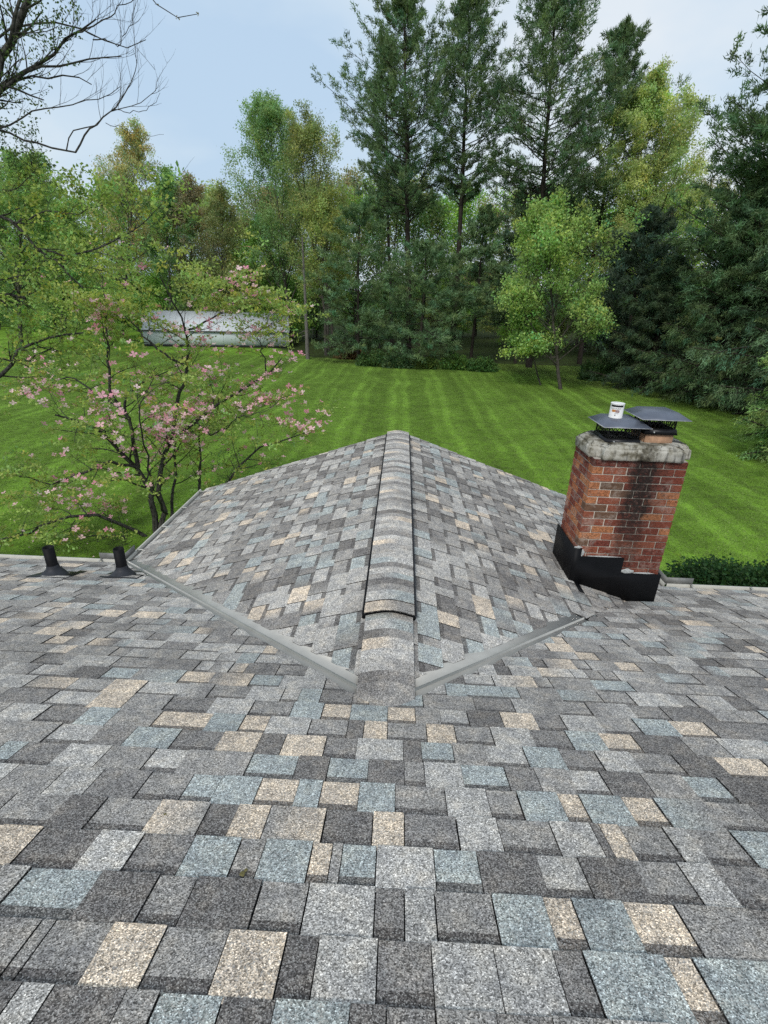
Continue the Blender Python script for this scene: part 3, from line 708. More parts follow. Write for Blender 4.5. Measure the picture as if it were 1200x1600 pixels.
def flue_cap(cx, cy, zb, sx, sy, lid_x, lid_y, hs, hm, tile, lab):
    """skirt, diamond mesh, lid with bent edges"""
    fc = empty('flue_cap', (cx, cy, zb)); fc.parent = ch; fc.location = (cx-CO[0], cy-CO[1], zb-CO[2]); fc['label'] = lab
    B = np.array([cx, cy, zb])
    def fo(acc, name, m): return link(name, acc.mesh(name, m, False, B), fc)
    if tile:
        a = Acc(); z_ = zb-tile
        for dx, dy, lx, ly in ((0, -1, 1, 0), (0, 1, 1, 0), (-1, 0, 0, 1), (1, 0, 0, 1)):
            box(a, (cx+dx*(sx/2-.03), cy+dy*(sy/2-.03), z_+tile/2-.02), ((sx-.04) if lx else .022, (sy-.04-.044) if ly else .022, tile+.04))
        fo(a, 'flue_tile', M_CLAY)
    a = Acc()                                # skirt flares outwards at the foot
    def ring(hx, hy, z_): return [(cx-hx, cy-hy, z_), (cx+hx, cy-hy, z_), (cx+hx, cy+hy, z_), (cx-hx, cy+hy, z_)]
    V = ring(sx/2, sy/2, zb)+ring(sx/2-.012, sy/2-.012, zb+hs)+ring(sx/2-.03, sy/2-.03, zb+hs)+ring(sx/2-.03, sy/2-.03, zb)
    a.add(V, Q=[[k*4+i, k*4+(i+1) % 4, ((k+1) % 4)*4+(i+1) % 4, ((k+1) % 4)*4+i] for k in range(4) for i in range(4)]); fo(a, 'skirt', M_CAPBLK)
    a = Acc(); z0_, z1_ = zb+hs, zb+hs+hm; pitch = .033
    mxx, myy = sx/2-.022, sy/2-.022
    for (p0, p1) in (((-mxx, -myy), (mxx, -myy)), ((mxx, -myy), (mxx, myy)), ((mxx, myy), (-mxx, myy)), ((-mxx, myy), (-mxx, -myy))):
        p0 = np.array(p0); p1 = np.array(p1); L = np.linalg.norm(p1-p0); d = (p1-p0)/L; nrm = (-d[1], d[0], 0)
        k = -hm*.55
        while k < L:
            for sg in (1, -1):
                s_a, s_b = (k, k+hm*.55) if sg > 0 else (k+hm*.55, k); za, zb_ = z0_, z1_
                def cl(sv, zv, so, zo):
                    if sv < 0: f = (0-sv)/(so-sv); return 0, zv+(zo-zv)*f
                    if sv > L: f = (L-sv)/(so-sv); return L, zv+(zo-zv)*f
                    return sv, zv
                A1 = cl(s_a, za, s_b, zb_); A2 = cl(s_b, zb_, s_a, za)
                q0 = p0+d*A1[0]; q1 = p0+d*A2[0]
                if abs(A1[1]-A2[1]) > .004: bar(a, (cx+q0[0], cy+q0[1], A1[1]), (cx+q1[0], cy+q1[1], A2[1]), .0042, .004, nrm)
            k += pitch
        q0 = p0; bar(a, (cx+q0[0], cy+q0[1], z0_), (cx+q0[0], cy+q0[1], z1_), .008, .008, (1, 0, 0))
    o = fo(a, 'mesh_screen', M_CAPBLK); o['kind'] = 'stuff'
    a = Acc(); zl = zb+hs+hm; hx, hy = lid_x/2, lid_y/2; ix, iy = hx-.075, hy-.075
    V = ring(hx, hy, zl-.020)+ring(ix, iy, zl+.028)+ring(ix, iy, zl+.024)+ring(hx, hy, zl-.024)
    a.add(V, Q=[[i, (i+1) % 4, 4+(i+1) % 4, 4+i] for i in range(4)]+[[4, 5, 6, 7], [8, 11, 10, 9]]+[[12+i, 8+i, 8+(i+1) % 4, 12+(i+1) % 4] for i in range(4)]+[[i, 12+i, 12+(i+1) % 4, (i+1) % 4] for i in range(4)])
    fo(a, 'lid', M_CAPMET)
    a = Acc(); e4 = ring(hx, hy, zl-.021)
    for i in range(4): bar(a, e4[i], e4[(i+1) % 4], .005, .004)
    fo(a, 'worn_edge', M_WORN)
    a = Acc(); tubes(a, [(cx-sx/2+.07, cy-sy/2-.004, zb+.02), (cx-sx/2+.07, cy-sy/2+.01, zb+.02)], [.006, .006], 8); tubes(a, [(cx-sx/2+.07, cy-sy/2-.006, zb+.02), (cx-sx/2+.07, cy-sy/2-.004, zb+.02)], [.0001, .006], 8)
    fo(a, 'bolt', M_SEAL)
    return zl+.028
P1 = at(968, 676, CHY0+.24); P2 = at(1030, 660, CHY0+.24)
Zlid1 = flue_cap(1.812, CHY0+.235, ZCR-.012, .29, .31, .38, .38, .042, .122, 0, 'low flue cap carrying the paint can')
flue_cap(2.105, CHY0+.245, ZCR+.075, .26, .30, .38, .38, .045, .102, .09, 'taller flue cap on a clay tile')

# flashing: plates follow the wing slope, stepped top
def wz_(x): return ZR-OM*(x-XR)
yf = CHY0-.022
def zpx(px, py): return at(px, py, yf)[2]
xs_left = CHX0-.022; xstep = solve_x(971, yf, H-2.15); xr_ = CHX1+.012
ztop0 = zpx(903, 857.5); ztop1 = zpx(940, 871); ztop2 = zpx(995, 897)
xsm = solve_x(907.5, yf, ztop1)
a = Acc()
poly = [(xs_left, wz_(xs_left)+.0), (xr_, wz_(xr_)-.06), (xr_, ztop2), (xstep, ztop2), (xstep, ztop1), (xsm, ztop1), (xsm, ztop0), (xs_left, ztop0)]
n = len(poly); V = [(x, yf, z) for x, z in poly]+[(x, yf+.012, z) for x, z in poly]
a.add(V, P=[list(range(n)), list(range(2*n-1, n-1, -1))]+[[i, (i+1) % n, n+(i+1) % n, n+i][::-1] for i in range(n)])
cobj(a, 'step_flashing', M_FLASH)
for xx_, zt in ((xs_left, None), (xr_-.010, ztop2)):
    a = Acc(); z1 = ztop0 if zt is None else zt; z2 = (ztop0-.0) if zt is None else zt
    zb_ = wz_(xx_)-.01
    box(a, (xx_+.005, (CHY0+CHY1)/2+.005, (zb_+z1)/2), (.010, cdp+.03, z1-zb_)); cobj(a, 'side_flashing', M_FLASH)
a = Acc(); box(a, ((CHX0+CHX1)/2, CHY1+.016, H-2.35), (cw+.04, .010, .5)); cobj(a, 'rear_flashing', M_FLASH)
# blobs of sealant along the steps
def blob(x, z, sx, sz):
    bm = bmesh.new(); bmesh.ops.create_icosphere(bm, subdivisions=2, radius=1)
    for v in bm.verts:
        k = 1+.25*math.sin(v.co.x*5+x*30)*math.cos(v.co.z*4); v.co = Vector((v.co.x*sx*k, v.co.y*.006, v.co.z*sz*k))
    me = bpy.data.meshes.new('sealant'); bm.to_mesh(me); bm.free(); me.materials.append(M_SEAL)
    link('sealant', me, ch, (x-CO[0], CHY0-.012-CO[1], z-CO[2]))
blob(xstep+.055, ztop2+.018, .062, .026); blob(xsm+.010, ztop1+.03, .02, .035); blob(xs_left+.03, ztop0+.01, .035, .012); blob(xstep+.19, ztop2+.006, .09, .008)
blob((xsm+xstep)/2, ztop1+.004, .15, .006)
a = Acc(); Fw = wingP(1); sC = (CHX0+.03-XR)/CW
q = [Fw(CHY0-.20, sC-.01, .017), Fw(CHY0-.20, sC+.035, .017), Fw(CHY0-.03, sC+.035, .017), Fw(CHY0-.03, sC-.01, .017)]
q2 = [v-np.array([0, 0, .008]) for v in q]; a.add(np.vstack([q, q2]), Q=[[0, 1, 2, 3], [7, 6, 5, 4], [0, 4, 5, 1], [1, 5, 6, 2], [2, 6, 7, 3], [3, 7, 4, 0]]); cobj(a, 'base_flashing', M_FLASH)

# ---------------------------------------------------------------- paint can on the low cap
PCX, PCY = solve_x(963, CHY0+.20, Zlid1+.05), CHY0+.20
pc = tag(empty('paint_can', (PCX, PCY, Zlid1+.001)), 'small white paint can with a black band standing on the low flue cap', 'paint can')
RC, HC = .052, .118
def lathe(acc, prof, sides=28, col=None):
    prof = np.array(prof); n = len(prof); ang = np.arange(sides)*2*math.pi/sides
    V = np.stack([prof[:, None, 0]*np.cos(ang), prof[:, None, 0]*np.sin(ang), np.repeat(prof[:, 1:2], sides, 1)], -1).reshape(-1, 3)
    Q = [[i*sides+j, i*sides+(j+1) % sides, (i+1)*sides+(j+1) % sides, (i+1)*sides+j] for i in range(n-1) for j in range(sides)]
    acc.add(V, Q=Q, col=col)
M_CAN = simple('can_white_paper', (.80, .79, .77), .4, .5, 0, .05, 40)
M_CANBK = simple('can_black_print', (.012, .012, .014), .4, .5)
M_CANMT = simple('can_bare_metal', (.62, .62, .60), .3, .5, .7)
M_ORANGE = simple('can_orange_print', (.55, .22, .05), .4); M_MAROON = simple('can_maroon_print', (.18, .035, .03), .4); M_GREYP = simple('can_grey_print', (.12, .12, .13), .4)
a = Acc(); lathe(a, [(.001, 0), (RC, 0), (RC+.002, .003), (RC, .006), (RC, HC-.006)]); link('can_body', a.mesh('can_body', M_CAN, False), pc)
a = Acc(); lathe(a, [(RC, HC-.006), (RC+.003, HC-.003), (RC+.002, HC), (RC-.004, HC), (RC-.006, HC-.006), (RC-.012, HC-.006), (RC-.014, HC-.002), (.001, HC-.002)]); link('can_lid', a.mesh('can_lid', M_CAN, False), pc)
def wrap(name, a0, a1, z0_, z1_, m, r=RC+.0006):
    a = Acc(); aa = np.linspace(a0, a1, 14); V = [(r*math.cos(q), r*math.sin(q), z) for z in (z0_, z1_) for q in aa]
    a.add(V, Q=[[i, i+1, 14+i+1, 14+i] for i in range(13)]); return link(name, a.mesh(name, m, False), pc)
fr = math.radians
wrap('black_band', fr(190), fr(305), HC-.026, HC-.011, M_CANBK)
wrap('orange_patch', fr(208), fr(240), .052, .070, M_ORANGE); wrap('maroon_patch', fr(240), fr(272), .050, .068, M_MAROON); wrap('grey_line', fr(236), fr(268), .040, .043, M_GREYP)
wrap('drop_mark', fr(238), fr(246), .022, .032, M_CANBK)
def can_text(txt, size, a0, z, m, r=RC+.0014):
    cu = bpy.data.curves.new('lettering', 'FONT'); cu.body = txt; cu.size = size; cu.align_x = 'CENTER'; cu.extrude = 0
    tmp = bpy.data.objects.new('t', cu); COL.objects.link(tmp); bpy.context.view_layer.update()
    me = bpy.data.meshes.new_from_object(tmp); bpy.data.objects.remove(tmp)
    for v in me.vertices:
        q = a0+v.co.x/r; v.co = Vector((r*math.cos(q), r*math.sin(q), z+v.co.y))
    me.name = 'lettering'; me.materials.clear(); me.materials.append(m); return link('lettering', me, pc)
can_text('RUST-OLEUM', .0135, fr(240), .0755, M_CANBK); can_text('ENAMEL', .010, fr(256), .0555, M_CAN)

# ---------------------------------------------------------------- two vent pipes on the left slope
def vent_pipe(px, py, ptop, lab):
    d = RT*(px-600)/FPX-UPV*(py-800)/FPX+FW; tt = (Z0-H)/(d[2]+TP*d[1]); P = EYE+d*tt
    top = at(ptop[0], ptop[1], P[1])[2]
    t_ = tag(empty('vent_pipe', P), lab, 'vent pipe', 'black plumbing vent pipes'); hgt = top-P[2]
    a = Acc(); lathe(a, [(.047, 0), (.047, hgt), (.040, hgt), (.040, hgt-.06), (.001, hgt-.06)], 24); link('pipe', a.mesh('pipe', M_BLACK, True), t_)
    a = Acc(); V = []; prof = [(.118, .0), (.110, .012), (.096, .028), (.068, .060), (.057, .075), (.051, .105), (.049, .110)]
    sides = 28
    for r, z in prof:
        for k in range(sides):
            q = 2*math.pi*k/sides; f = max(0, 1-z/.09); V.append((r*math.cos(q), r*math.sin(q), z-TP*r*math.sin(q)*f))
    a.add(V, Q=[[i*sides+j, i*sides+(j+1) % sides, (i+1)*sides+(j+1) % sides, (i+1)*sides+j] for i in range(len(prof)-1) for j in range(sides)])
    link('boot', a.mesh('boot', M_BOOT, True), t_)
    a = Acc(); q = [(.0, -.10), (.27, -.10), (.27, .14), (.0, .14)]
    a.add([(x, y, -TP*y+.0105) for x, y in q]+[(x, y, -TP*y+.004) for x, y in q], Q=[[0, 1, 2, 3], [7, 6, 5, 4], [0, 4, 5, 1], [1, 5, 6, 2], [2, 6, 7, 3], [3, 7, 4, 0]])
    a2 = Acc(); q = [(-.155, -.15), (.20, -.15), (.20, -.04), (.20, .17), (-.155, .17)]
    a2.add([(x, y, -TP*y+.0105) for x, y in q]+[(x, y, -TP*y+.002) for x, y in q], P=[[0, 1, 2, 3, 4], [0, 5, 6, 1], [1, 6, 7, 2], [2, 7, 8, 3], [3, 8, 9, 4], [4, 9, 5, 0]])
    link('base_plate', a2.mesh('base_plate', M_CAPBLK, False), t_)
vent_pipe(86, 898, (76, 855), 'black vent pipe farther out along the left eave, left of the other pipe')
vent_pipe(193, 899, (184, 857), 'black vent pipe beside the grey valley at the inside corner of the gutters')

# ================================================================ vegetation
def interp_path(P, R, t):
    """P (m,n,3), per child index array idx and t in 0..1"""
    m, n, _ = P.shape
    f = t*(n-1); i = np.clip(f.astype(int), 0, n-2); k = (f-i)
    return i, k
def children(P, R, k, tmin, tmax, ang, length, up=0.0, npts=5, bend=0.0, wob=.08, rr=.55, lift=None, planar=0.0, rg=rng, even=False, minr=.004):
    """k children per parent. length: fn(t) or float relative -> array. returns P2,R2,t,parent idx"""
    m, n, _ = P.shape
    if even: t = (np.tile((np.arange(k)+.5)/k, m)+rg.normal(0, .25/k, m*k)); t = tmin+(tmax-tmin)*np.clip(t, 0, 1)
    else: t = tmin+(tmax-tmin)*rg.random(m*k)
    pi = np.repeat(np.arange(m), k); i, kk = interp_path(P, R, t)
    A = P[pi, i]; B = P[pi, i+1]; pos_ = A+(B-A)*kk[:, None]; tan = norm(B-A); rad = R[pi, i]+(R[pi, i+1]-R[pi, i])*kk
    rnd = norm(rg.normal(0, 1, (m*k, 3)))
    az = (np.arange(m*k)*2.39996)+rg.normal(0, .35, m*k)
    ref = np.where(np.abs(tan[:, 2:3]) > .9, np.array([[1., 0, 0]]), np.array([[0, 0, 1.]]))
    e1 = norm(np.cross(tan, ref)); e2 = np.cross(tan, e1)
    perp = e1*np.cos(az)[:, None]+e2*np.sin(az)[:, None]
    if planar:
        sgn = np.where(np.arange(m*k) % 2 == 0, 1., -1.)[:, None]; perp = norm(perp*(1-planar)+e1*sgn*planar)
    an = (ang(t) if callable(ang) else ang)+rg.normal(0, .12, m*k)
    d = norm(tan*np.cos(an)[:, None]+perp*np.sin(an)[:, None]+np.array([0, 0, up]))
    L = (length(t) if callable(length) else length)*rg.uniform(.7, 1.15, m*k)
    pts = [pos_]; cur = pos_; dd = d
    for j in range(npts-1):
        dd = norm(dd+np.array([0, 0, bend])/(npts-1)+rg.normal(0, wob, (m*k, 3))); cur = cur+dd*(L/(npts-1))[:, None]; pts.append(cur)
    P2 = np.stack(pts, 1); r0 = np.maximum(rad*rr, minr); r0 = np.minimum(r0, np.maximum(L*.035, minr))
    R2 = r0[:, None]*np.linspace(1, .3, npts)[None]
    return P2, R2, t, pi
def spray(acc, C, D, k, ln, wd, spread, pos_j, col, cvar=.25, quad=False, rg=rng, flat=0.0, tipk=1.1):
    """k small leaves/needle tufts at each centre"""
    n = len(C); C = np.repeat(C, k, 0); D = np.repeat(D, k, 0); m = len(C)
    d = norm(D+rg.normal(0, spread, (m, 3))); b0 = C+rg.normal(0, 1, (m, 3))*np.array([1, 1, .75 if flat < .45 else .3])*pos_j
    L = ln*rg.uniform(.6, 1.3, m)[:, None]; rv_ = rg.normal(0, 1, (m, 3)); rv_[:, :2] *= (1-flat*.0)
    if flat: rv_ = rv_*(1-flat)+np.cross(np.array([0, 0, 1.]), d)*flat*2
    w = norm(np.cross(d, np.cross(rv_, d)+1e-4))
    w = norm(rv_-d*(rv_*d).sum(1, keepdims=True))*(wd*rg.uniform(.7, 1.25, m)[:, None])
    cc = np.asarray(col); cc = cc if cc.ndim == 2 else np.tile(cc, (n, 1)); cc = np.repeat(cc, k, 0)*rg.uniform(1-cvar, 1+cvar, (m, 1))
    if quad:
        V = np.stack([b0, b0+d*L*.5+w, b0+d*L, b0+d*L*.5-w], 1).reshape(-1, 3); acc.add(V, Q=np.arange(4*m).reshape(-1, 4), col=np.repeat(cc, 4, 0))
    else:
        V = np.stack([b0-w, b0+w, b0+d*L], 1).reshape(-1, 3); acc.add(V, T=np.arange(3*m).reshape(-1, 3), col=np.stack([cc, cc, cc*tipk], 1).reshape(-1, 3))
def trunk_path(base, h, lean=(0, 0), n=9, wob=.15, rg=rng):
    z = np.linspace(0, h, n); P = np.zeros((1, n, 3)); off = np.cumsum(rg.normal(0, wob*h/60, (n, 2)), 0); off -= off[0]
    P[0, :, 0] = base[0]+lean[0]*z/h+off[:, 0]; P[0, :, 1] = base[1]+lean[1]*z/h+off[:, 1]; P[0, :, 2] = base[2]+z; return P
FOL = 2.0
def clump_col(n, base, var=.3, hue=.12, rg=rng):
    k = rg.uniform(1-var, 1+var, (n, 1)); h_ = rg.normal(0, hue, (n, 1)); return np.clip(FOL*np.array(base)*k*(1+h_*np.array([1.2, .1, -.6])), .004, 1)
def make_tree(name, lab, base, h, trunkA, crownA, barkm, leafm, group=None, cat='tree'):
    r_ = tag(empty(name, base), lab, cat, group)
    o = link('trunk', trunkA.mesh('trunk', barkm, True, base), r_)
    if crownA is not None: link('crown', crownA.mesh('crown', leafm, False, base), r_)
    return r_
def pine(base, h, cb, prof, r0=.28, n=130, col=(.068, .104, .050), seed=1, k2=9, kt=13, ln=.26, wd=.030, droop=-.0, upang=1.25, bend=.35, lean=(0, 0), A=None, bare=.25, tops=True, tw=.33, flatt=.6):
    rg = np.random.default_rng(seed); tA, cA = A or (Acc(), Acc())
    T = trunk_path(np.array(base, float), h, lean, 10, .12, rg); R = r0*np.linspace(1, .12, 10)[None]**.9
    tubes(tA, T, R, 8)
    tt = [p[0] for p in prof]; ll = [p[1] for p in prof]
    ang = lambda t: upang+droop-.75*np.clip((t-.75)/.25, 0, 1)
    irr = rg.uniform(.65, 1.2, 40)
    L = lambda t: 1.3*np.interp(t, tt, ll)*irr[(t*39).astype(int)]
    P1, R1, t1, _ = children(T, R, n, cb, .985, ang, L, .0, 6, bend, .06, .30, rg=rg, even=True, minr=.014)
    tubes(tA, P1, R1, 4)
    P2, R2, t2, _ = children(P1, R1, k2, bare, 1.0, .85, lambda t: tw*np.repeat(np.linalg.norm(P1[:, -1]-P1[:, 0], axis=1), k2)*(1.1-.6*t), .12, 4, .15, .10, .5, planar=flatt, rg=rg, even=True, minr=.007)
    tubes(tA, P2, R2, 3)
    C = np.concatenate([P2[:, 1], P2[:, 2], P2[:, 3], (P2[:, 2]+P2[:, 3])/2, P1[:, -1]]); D = np.concatenate([norm(P2[:, 3]-P2[:, 1])]*4+[norm(P1[:, -1]-P1[:, -2])])
    cc = clump_col(len(P2), col, .35, .10, rg); cc = np.concatenate([cc]*4+[clump_col(len(P1), col, .3, .1, rg)])
    spray(cA, C, D+np.array([0, 0, .25]), kt, ln, wd, .75, .10, cc, .3, rg=rg)
    return tA, cA
def spruce(base, h, rad, seed, col=(.026, .052, .022), n=240, r0=.3, cb=.03, k2=10, kt=10, ln=.20, wd=.020):
    rg = np.random.default_rng(seed); tA, cA = Acc(), Acc()
    T = trunk_path(np.array(base, float), h, (0, 0), 10, .05, rg); R = r0*np.linspace(1, .08, 10)[None]; tubes(tA, T, R, 8)
    L = lambda t: rad*np.clip(1.02-t, .03, 1)**.75*np.random.default_rng(seed+1).uniform(.7, 1.15, len(t))
    P1, R1, t1, _ = children(T, R, n, cb, .99, lambda t: 1.75-.9*t, L, 0, 6, .10, .07, .25, rg=rg, even=True, minr=.012); tubes(tA, P1, R1, 4)
    P2, R2, t2, _ = children(P1, R1, k2, .2, 1.0, .8, lambda t: .34*np.repeat(np.linalg.norm(P1[:, -1]-P1[:, 0], axis=1), k2)*(1.15-.8*t), -.15, 4, -.7, .10, .5, planar=.7, rg=rg, even=True, minr=.006); tubes(tA, P2, R2, 3)
    cc = clump_col(len(P2), col, .4, .12, rg)
    C = np.concatenate([P2[:, 0], P2[:, 1], P2[:, 2], P2[:, 3], (P2[:, 1]+P2[:, 2])/2, (P2[:, 2]+P2[:, 3])/2]); D = np.concatenate([norm(P2[:, 3]-P2[:, 0])]*6)
    spray(cA, C, D+np.array([0, 0, -.35]), kt, ln, wd, .55, .10, np.concatenate([cc*.9, cc, cc, cc*1.25, cc, cc*1.1]), .3, rg=rg)
    return tA, cA
def broadleaf(base, h, prof, seed, col, r0=.2, n1=22, k2=6, k3=5, kl=14, ln=.15, wd=.06, cb=.25, ang1=1.0, up=.25, bend=.4, lean=(0, 0), jit=.22, stems=1, hue=.12, A=None, var=.35, s1=5, fine=True, twigs=True):
    rg = np.random.default_rng(seed); tA, cA = A or (Acc(), Acc())
    for st in range(stems):
        ln_ = (lean[0]+(rg.normal(0, h*.08) if stems > 1 else 0), lean[1]+(rg.normal(0, h*.08) if stems > 1 else 0))
        T = trunk_path(np.array(base, float)+np.array([rg.normal(0, .15), rg.normal(0, .15), 0])*(stems > 1), h*(.90 if h > 8 else .97), ln_, 10, .35, rg); R = r0*np.linspace(1, .08, 10)[None]; tubes(tA, T, R, 7)
        tt = [p[0] for p in prof]; ll = [p[1] for p in prof]
        P1, R1, t1, _ = children(T, R, n1, cb, .98, lambda t: ang1*(1.38-1.0*t), lambda t: np.maximum(1.28*np.interp(t, tt, ll), 1.9 if h > 8 else .5), up*.45, 6, bend*.6, .10, .5, rg=rg, even=True, minr=.012); tubes(tA, P1, R1, s1)
        L1 = np.linalg.norm(P1[:, -1]-P1[:, 0], axis=1)
        P2, R2, t2, _ = children(P1, R1, k2, .25, 1.0, .7, lambda t: .45*np.repeat(L1, k2)*(1.2-.6*t), .30, 4, .3, .13, .55, rg=rg, even=True, minr=.007); tubes(tA, P2, R2, 4)
        L2 = np.linalg.norm(P2[:, -1]-P2[:, 0], axis=1)
        P3, R3, t3, _ = children(P2, R2, k3, .3, 1.0, .7, lambda t: .5*np.repeat(L2, k3)*(1.2-.5*t), .25, 3, .2, .15, .55, rg=rg, even=True, minr=.004); 
        if twigs: tubes(tA, P3, R3, 3)
        lim = rg.uniform(1-var*.6, 1+var*.6, len(P1)); lc = np.repeat(np.repeat(lim, k2), k3)[:, None]
        cc = clump_col(len(P3), col, var, hue, rg)*lc
        C = np.concatenate([P3[:, 1], P3[:, 2]]); D = np.concatenate([norm(P3[:, 2]-P3[:, 0])]*2)
        spray(cA, C, D*.3+np.array([0, 0, .1]), int(kl*1.5) if fine else kl, ln*.85, wd*.95, 1.0, jit, np.concatenate([cc, cc*1.1]), .28, rg=rg)
    return tA, cA
def place(px, Y): return np.array([solve_x(px, Y, 0.0), Y, -.02])
def height(px, py, Y): return at(px, py, Y)[2]

# --- tall white pines behind the lawn
def add_pine(px, Y, top, lab, prof, seed, **kw):
    b_ = place(px, Y); h = height(*top, Y); tx = solve_x(top[0], Y, h); tA, cA = pine(b_, h, prof=prof, seed=seed, lean=(tx-b_[0], 0), **kw)
    make_tree('pine_tree', lab, b_, h, tA, cA, M_PBARK, M_NEEDLE, 'tall pines at the far edge of the lawn')
PR = [(.35, 2.4), (.5, 3.6), (.62, 4.6), (.75, 4.2), (.88, 2.6), (1, .7)]
add_pine(640, 50, (625, -8), 'tall pine above the wing ridge, widest crown with a double lower trunk', [(.42, 2.2), (.55, 5.4), (.68, 6.0), (.80, 3.8), (.90, 2.2), (1, .3)], 11, cb=.42, n=115, r0=.30)
add_pine(705, 49, (738, -6), 'tall slender pine with a long bare trunk, second pine from the left', [(.48, 1.6), (.60, 3.2), (.78, 3.2), (.9, 1.9), (1, .3)], 12, cb=.48, n=95, r0=.29)
add_pine(826, 46, (866, -32), 'tall dense pine behind the bright green young tree', [(.40, 3.0), (.52, 4.2), (.75, 3.9), (.9, 2.2), (1, .4)], 13, cb=.40, n=130, r0=.30)
add_pine(905, 50, (978, 48), 'pine leaning slightly right beside the yellow green tree', [(.3, 3.0), (.5, 4.2), (.75, 3.2), (.92, 1.6), (1, .4)], 14, cb=.33, n=120, r0=.24)
add_pine(612, 57, (600, 60), 'thin pine tucked behind the widest pine', [(.3, 1.2), (.6, 2.4), (.8, 1.9), (1, .4)], 15, cb=.45, n=80, r0=.2)
# --- younger pines whose boughs reach the lawn
YP = [(.05, 2.6), (.3, 3.3), (.6, 3.1), (.85, 2.2), (1, .8)]
def add_young(px, Y, top, lab, seed, prof=YP, **kw):
    b_ = place(px, Y); h = height(*top, Y); tA, cA = pine(b_, h, cb=kw.pop('cb', .06), prof=prof, seed=seed, n=kw.pop('n', 58), r0=kw.pop('r0', .15), col=kw.pop('col', (.076, .118, .056)), upang=1.5, bend=.15, **kw)
    make_tree('young_pine', lab, b_, h, tA, cA, M_PBARK, M_NEEDLE, 'young pines under the tall pines')
add_young(560, 45.5, (560, 330), 'young blue green pine just right of the dead snag', 21)
add_young(655, 44, (650, 395), 'young pine with low boughs over the lawn straight behind the wing ridge', 22, n=54)
add_young(735, 47, (735, 330), 'young pine with bare lower stem left of the bright green tree', 23, cb=.30, prof=[(.3, 3.0), (.5, 3.3), (.8, 1.6), (1, .4)])
add_young(805, 49, (800, 300), 'dark young pine directly behind the left side of the bright green tree', 24, cb=.2, col=(.06, .09, .055))
# --- spruces on the right
def add_spruce(px, Y, top, rad, lab, seed, **kw):
    b_ = place(px, Y); h = height(px, top, Y); tA, cA = spruce(b_, h, rad, seed, **kw)
    make_tree('spruce_tree', lab, b_, h, tA, cA, M_PBARK, M_NEEDLE, 'dark spruces along the right side of the lawn')
add_spruce(1240, 27, 20, 6.4, 'tallest dark spruce rising out of the frame at the right edge', 31, n=260, col=(.060, .098, .050))
add_spruce(1110, 31, 250, 5.0, 'dark spruce behind the taller flue cap, mid height', 32, n=200, col=(.048, .078, .034))
add_spruce(1010, 37, 400, 4.2, 'low dark spruce between the bright green tree and the big spruces', 33, n=150, col=(.034, .056, .028))
add_spruce(1262, 18.5, 420, 3.4, 'nearest spruce with pale green tips at the right edge of the lawn', 34, n=200, col=(.10, .155, .05), ln=.14, wd=.016, kt=10)
b_ = place(1128, 32); h = height(1180, -60, 32)
tA, cA = pine(b_, h, cb=.2, lean=(1.2, 0), prof=[(.2, 4.2), (.5, 4.4), (.7, 4.2), (.85, 3.6), (.95, 3.2), (1, 1.6)], seed=35, n=250, r0=.28, kt=16, bend=.1, col=(.058, .096, .044)); make_tree('pine_tree', 'broad pine filling the sky side behind the right hand spruces', b_, h, tA, cA, M_PBARK, M_NEEDLE, 'tall pines at the far edge of the lawn')
b_ = place(965, 41); h = height(965, 330, 41)
tA, cA = pine(b_, h, cb=.1, prof=[(.1, 3.0), (.5, 3.0), (.8, 1.6), (1, .4)], seed=36, n=110, r0=.2, col=(.032, .052, .034)); make_tree('young_pine', 'dark young pine just behind the right side of the bright green tree', b_, h, tA, cA, M_PBARK, M_NEEDLE, 'young pines under the tall pines')

# --- broadleaf trees
def add_leafy(px, Y, top, lab, prof, seed, col, **kw):
    b_ = place(px, Y); h = height(top[0], top[1], Y); tx = solve_x(top[0], Y, h)
    tA, cA = broadleaf(b_, h, prof, seed, col, lean=(tx-b_[0], 0), **kw); make_tree('broadleaf_tree', lab, b_, h, tA, cA, M_BARK, M_LEAF, 'leafing trees round the lawn')
add_leafy(876, 34.6, (862, 328), 'bright green young tree standing alone at the right end of the lawn', [(.1, 2.2), (.3, 3.6), (.55, 3.6), (.8, 2.2), (1, .8)], 41, (.155, .215, .070), r0=.13, cb=.13, n1=34, k2=7, k3=5, kl=9, ln=.16, wd=.065, ang1=1.0)
add_leafy(845, 36.0, (815, 470), 'thin sapling in front of the pines, left of the bright green tree trunk', [(.2, 1.2), (.6, 1.6), (1, .4)], 42, (.10, .165, .04), r0=.06, n1=14, k2=5, k3=4, kl=8, ln=.15, wd=.06)
add_leafy(458, 60, (425, 140), 'fresh green maple left of the dead snag, tallest leafy tree on the left', [(.15, 3.8), (.4, 6.0), (.65, 5.2), (.85, 3.4), (1, 1.2)], 43, (.125, .185, .082), r0=.2, n1=38, k2=7, k3=6, kl=11, ln=.17, wd=.07, jit=.26, var=.22, cb=.16, up=.7, ang1=.85, bend=.7)
add_leafy(190, 61, (205, 182), 'olive tan budding tree rising highest behind the blossoming dogwood', [(.2, 3.6), (.45, 5.2), (.65, 4.4), (.85, 2.6), (1, .8)], 44, (.21, .20, .10), r0=.22, n1=34, k2=6, k3=5, kl=10, ln=.16, wd=.06, up=.5, hue=.2)
add_leafy(520, 58, (505, 165), 'olive budding tree between the maple and the widest pine', [(.2, 3.0), (.45, 4.4), (.7, 3.6), (1, 1.0)], 45, (.155, .175, .075), r0=.18, n1=28, k2=6, k3=4, kl=8, ln=.16, wd=.06, up=.9, bend=.7, stems=2)
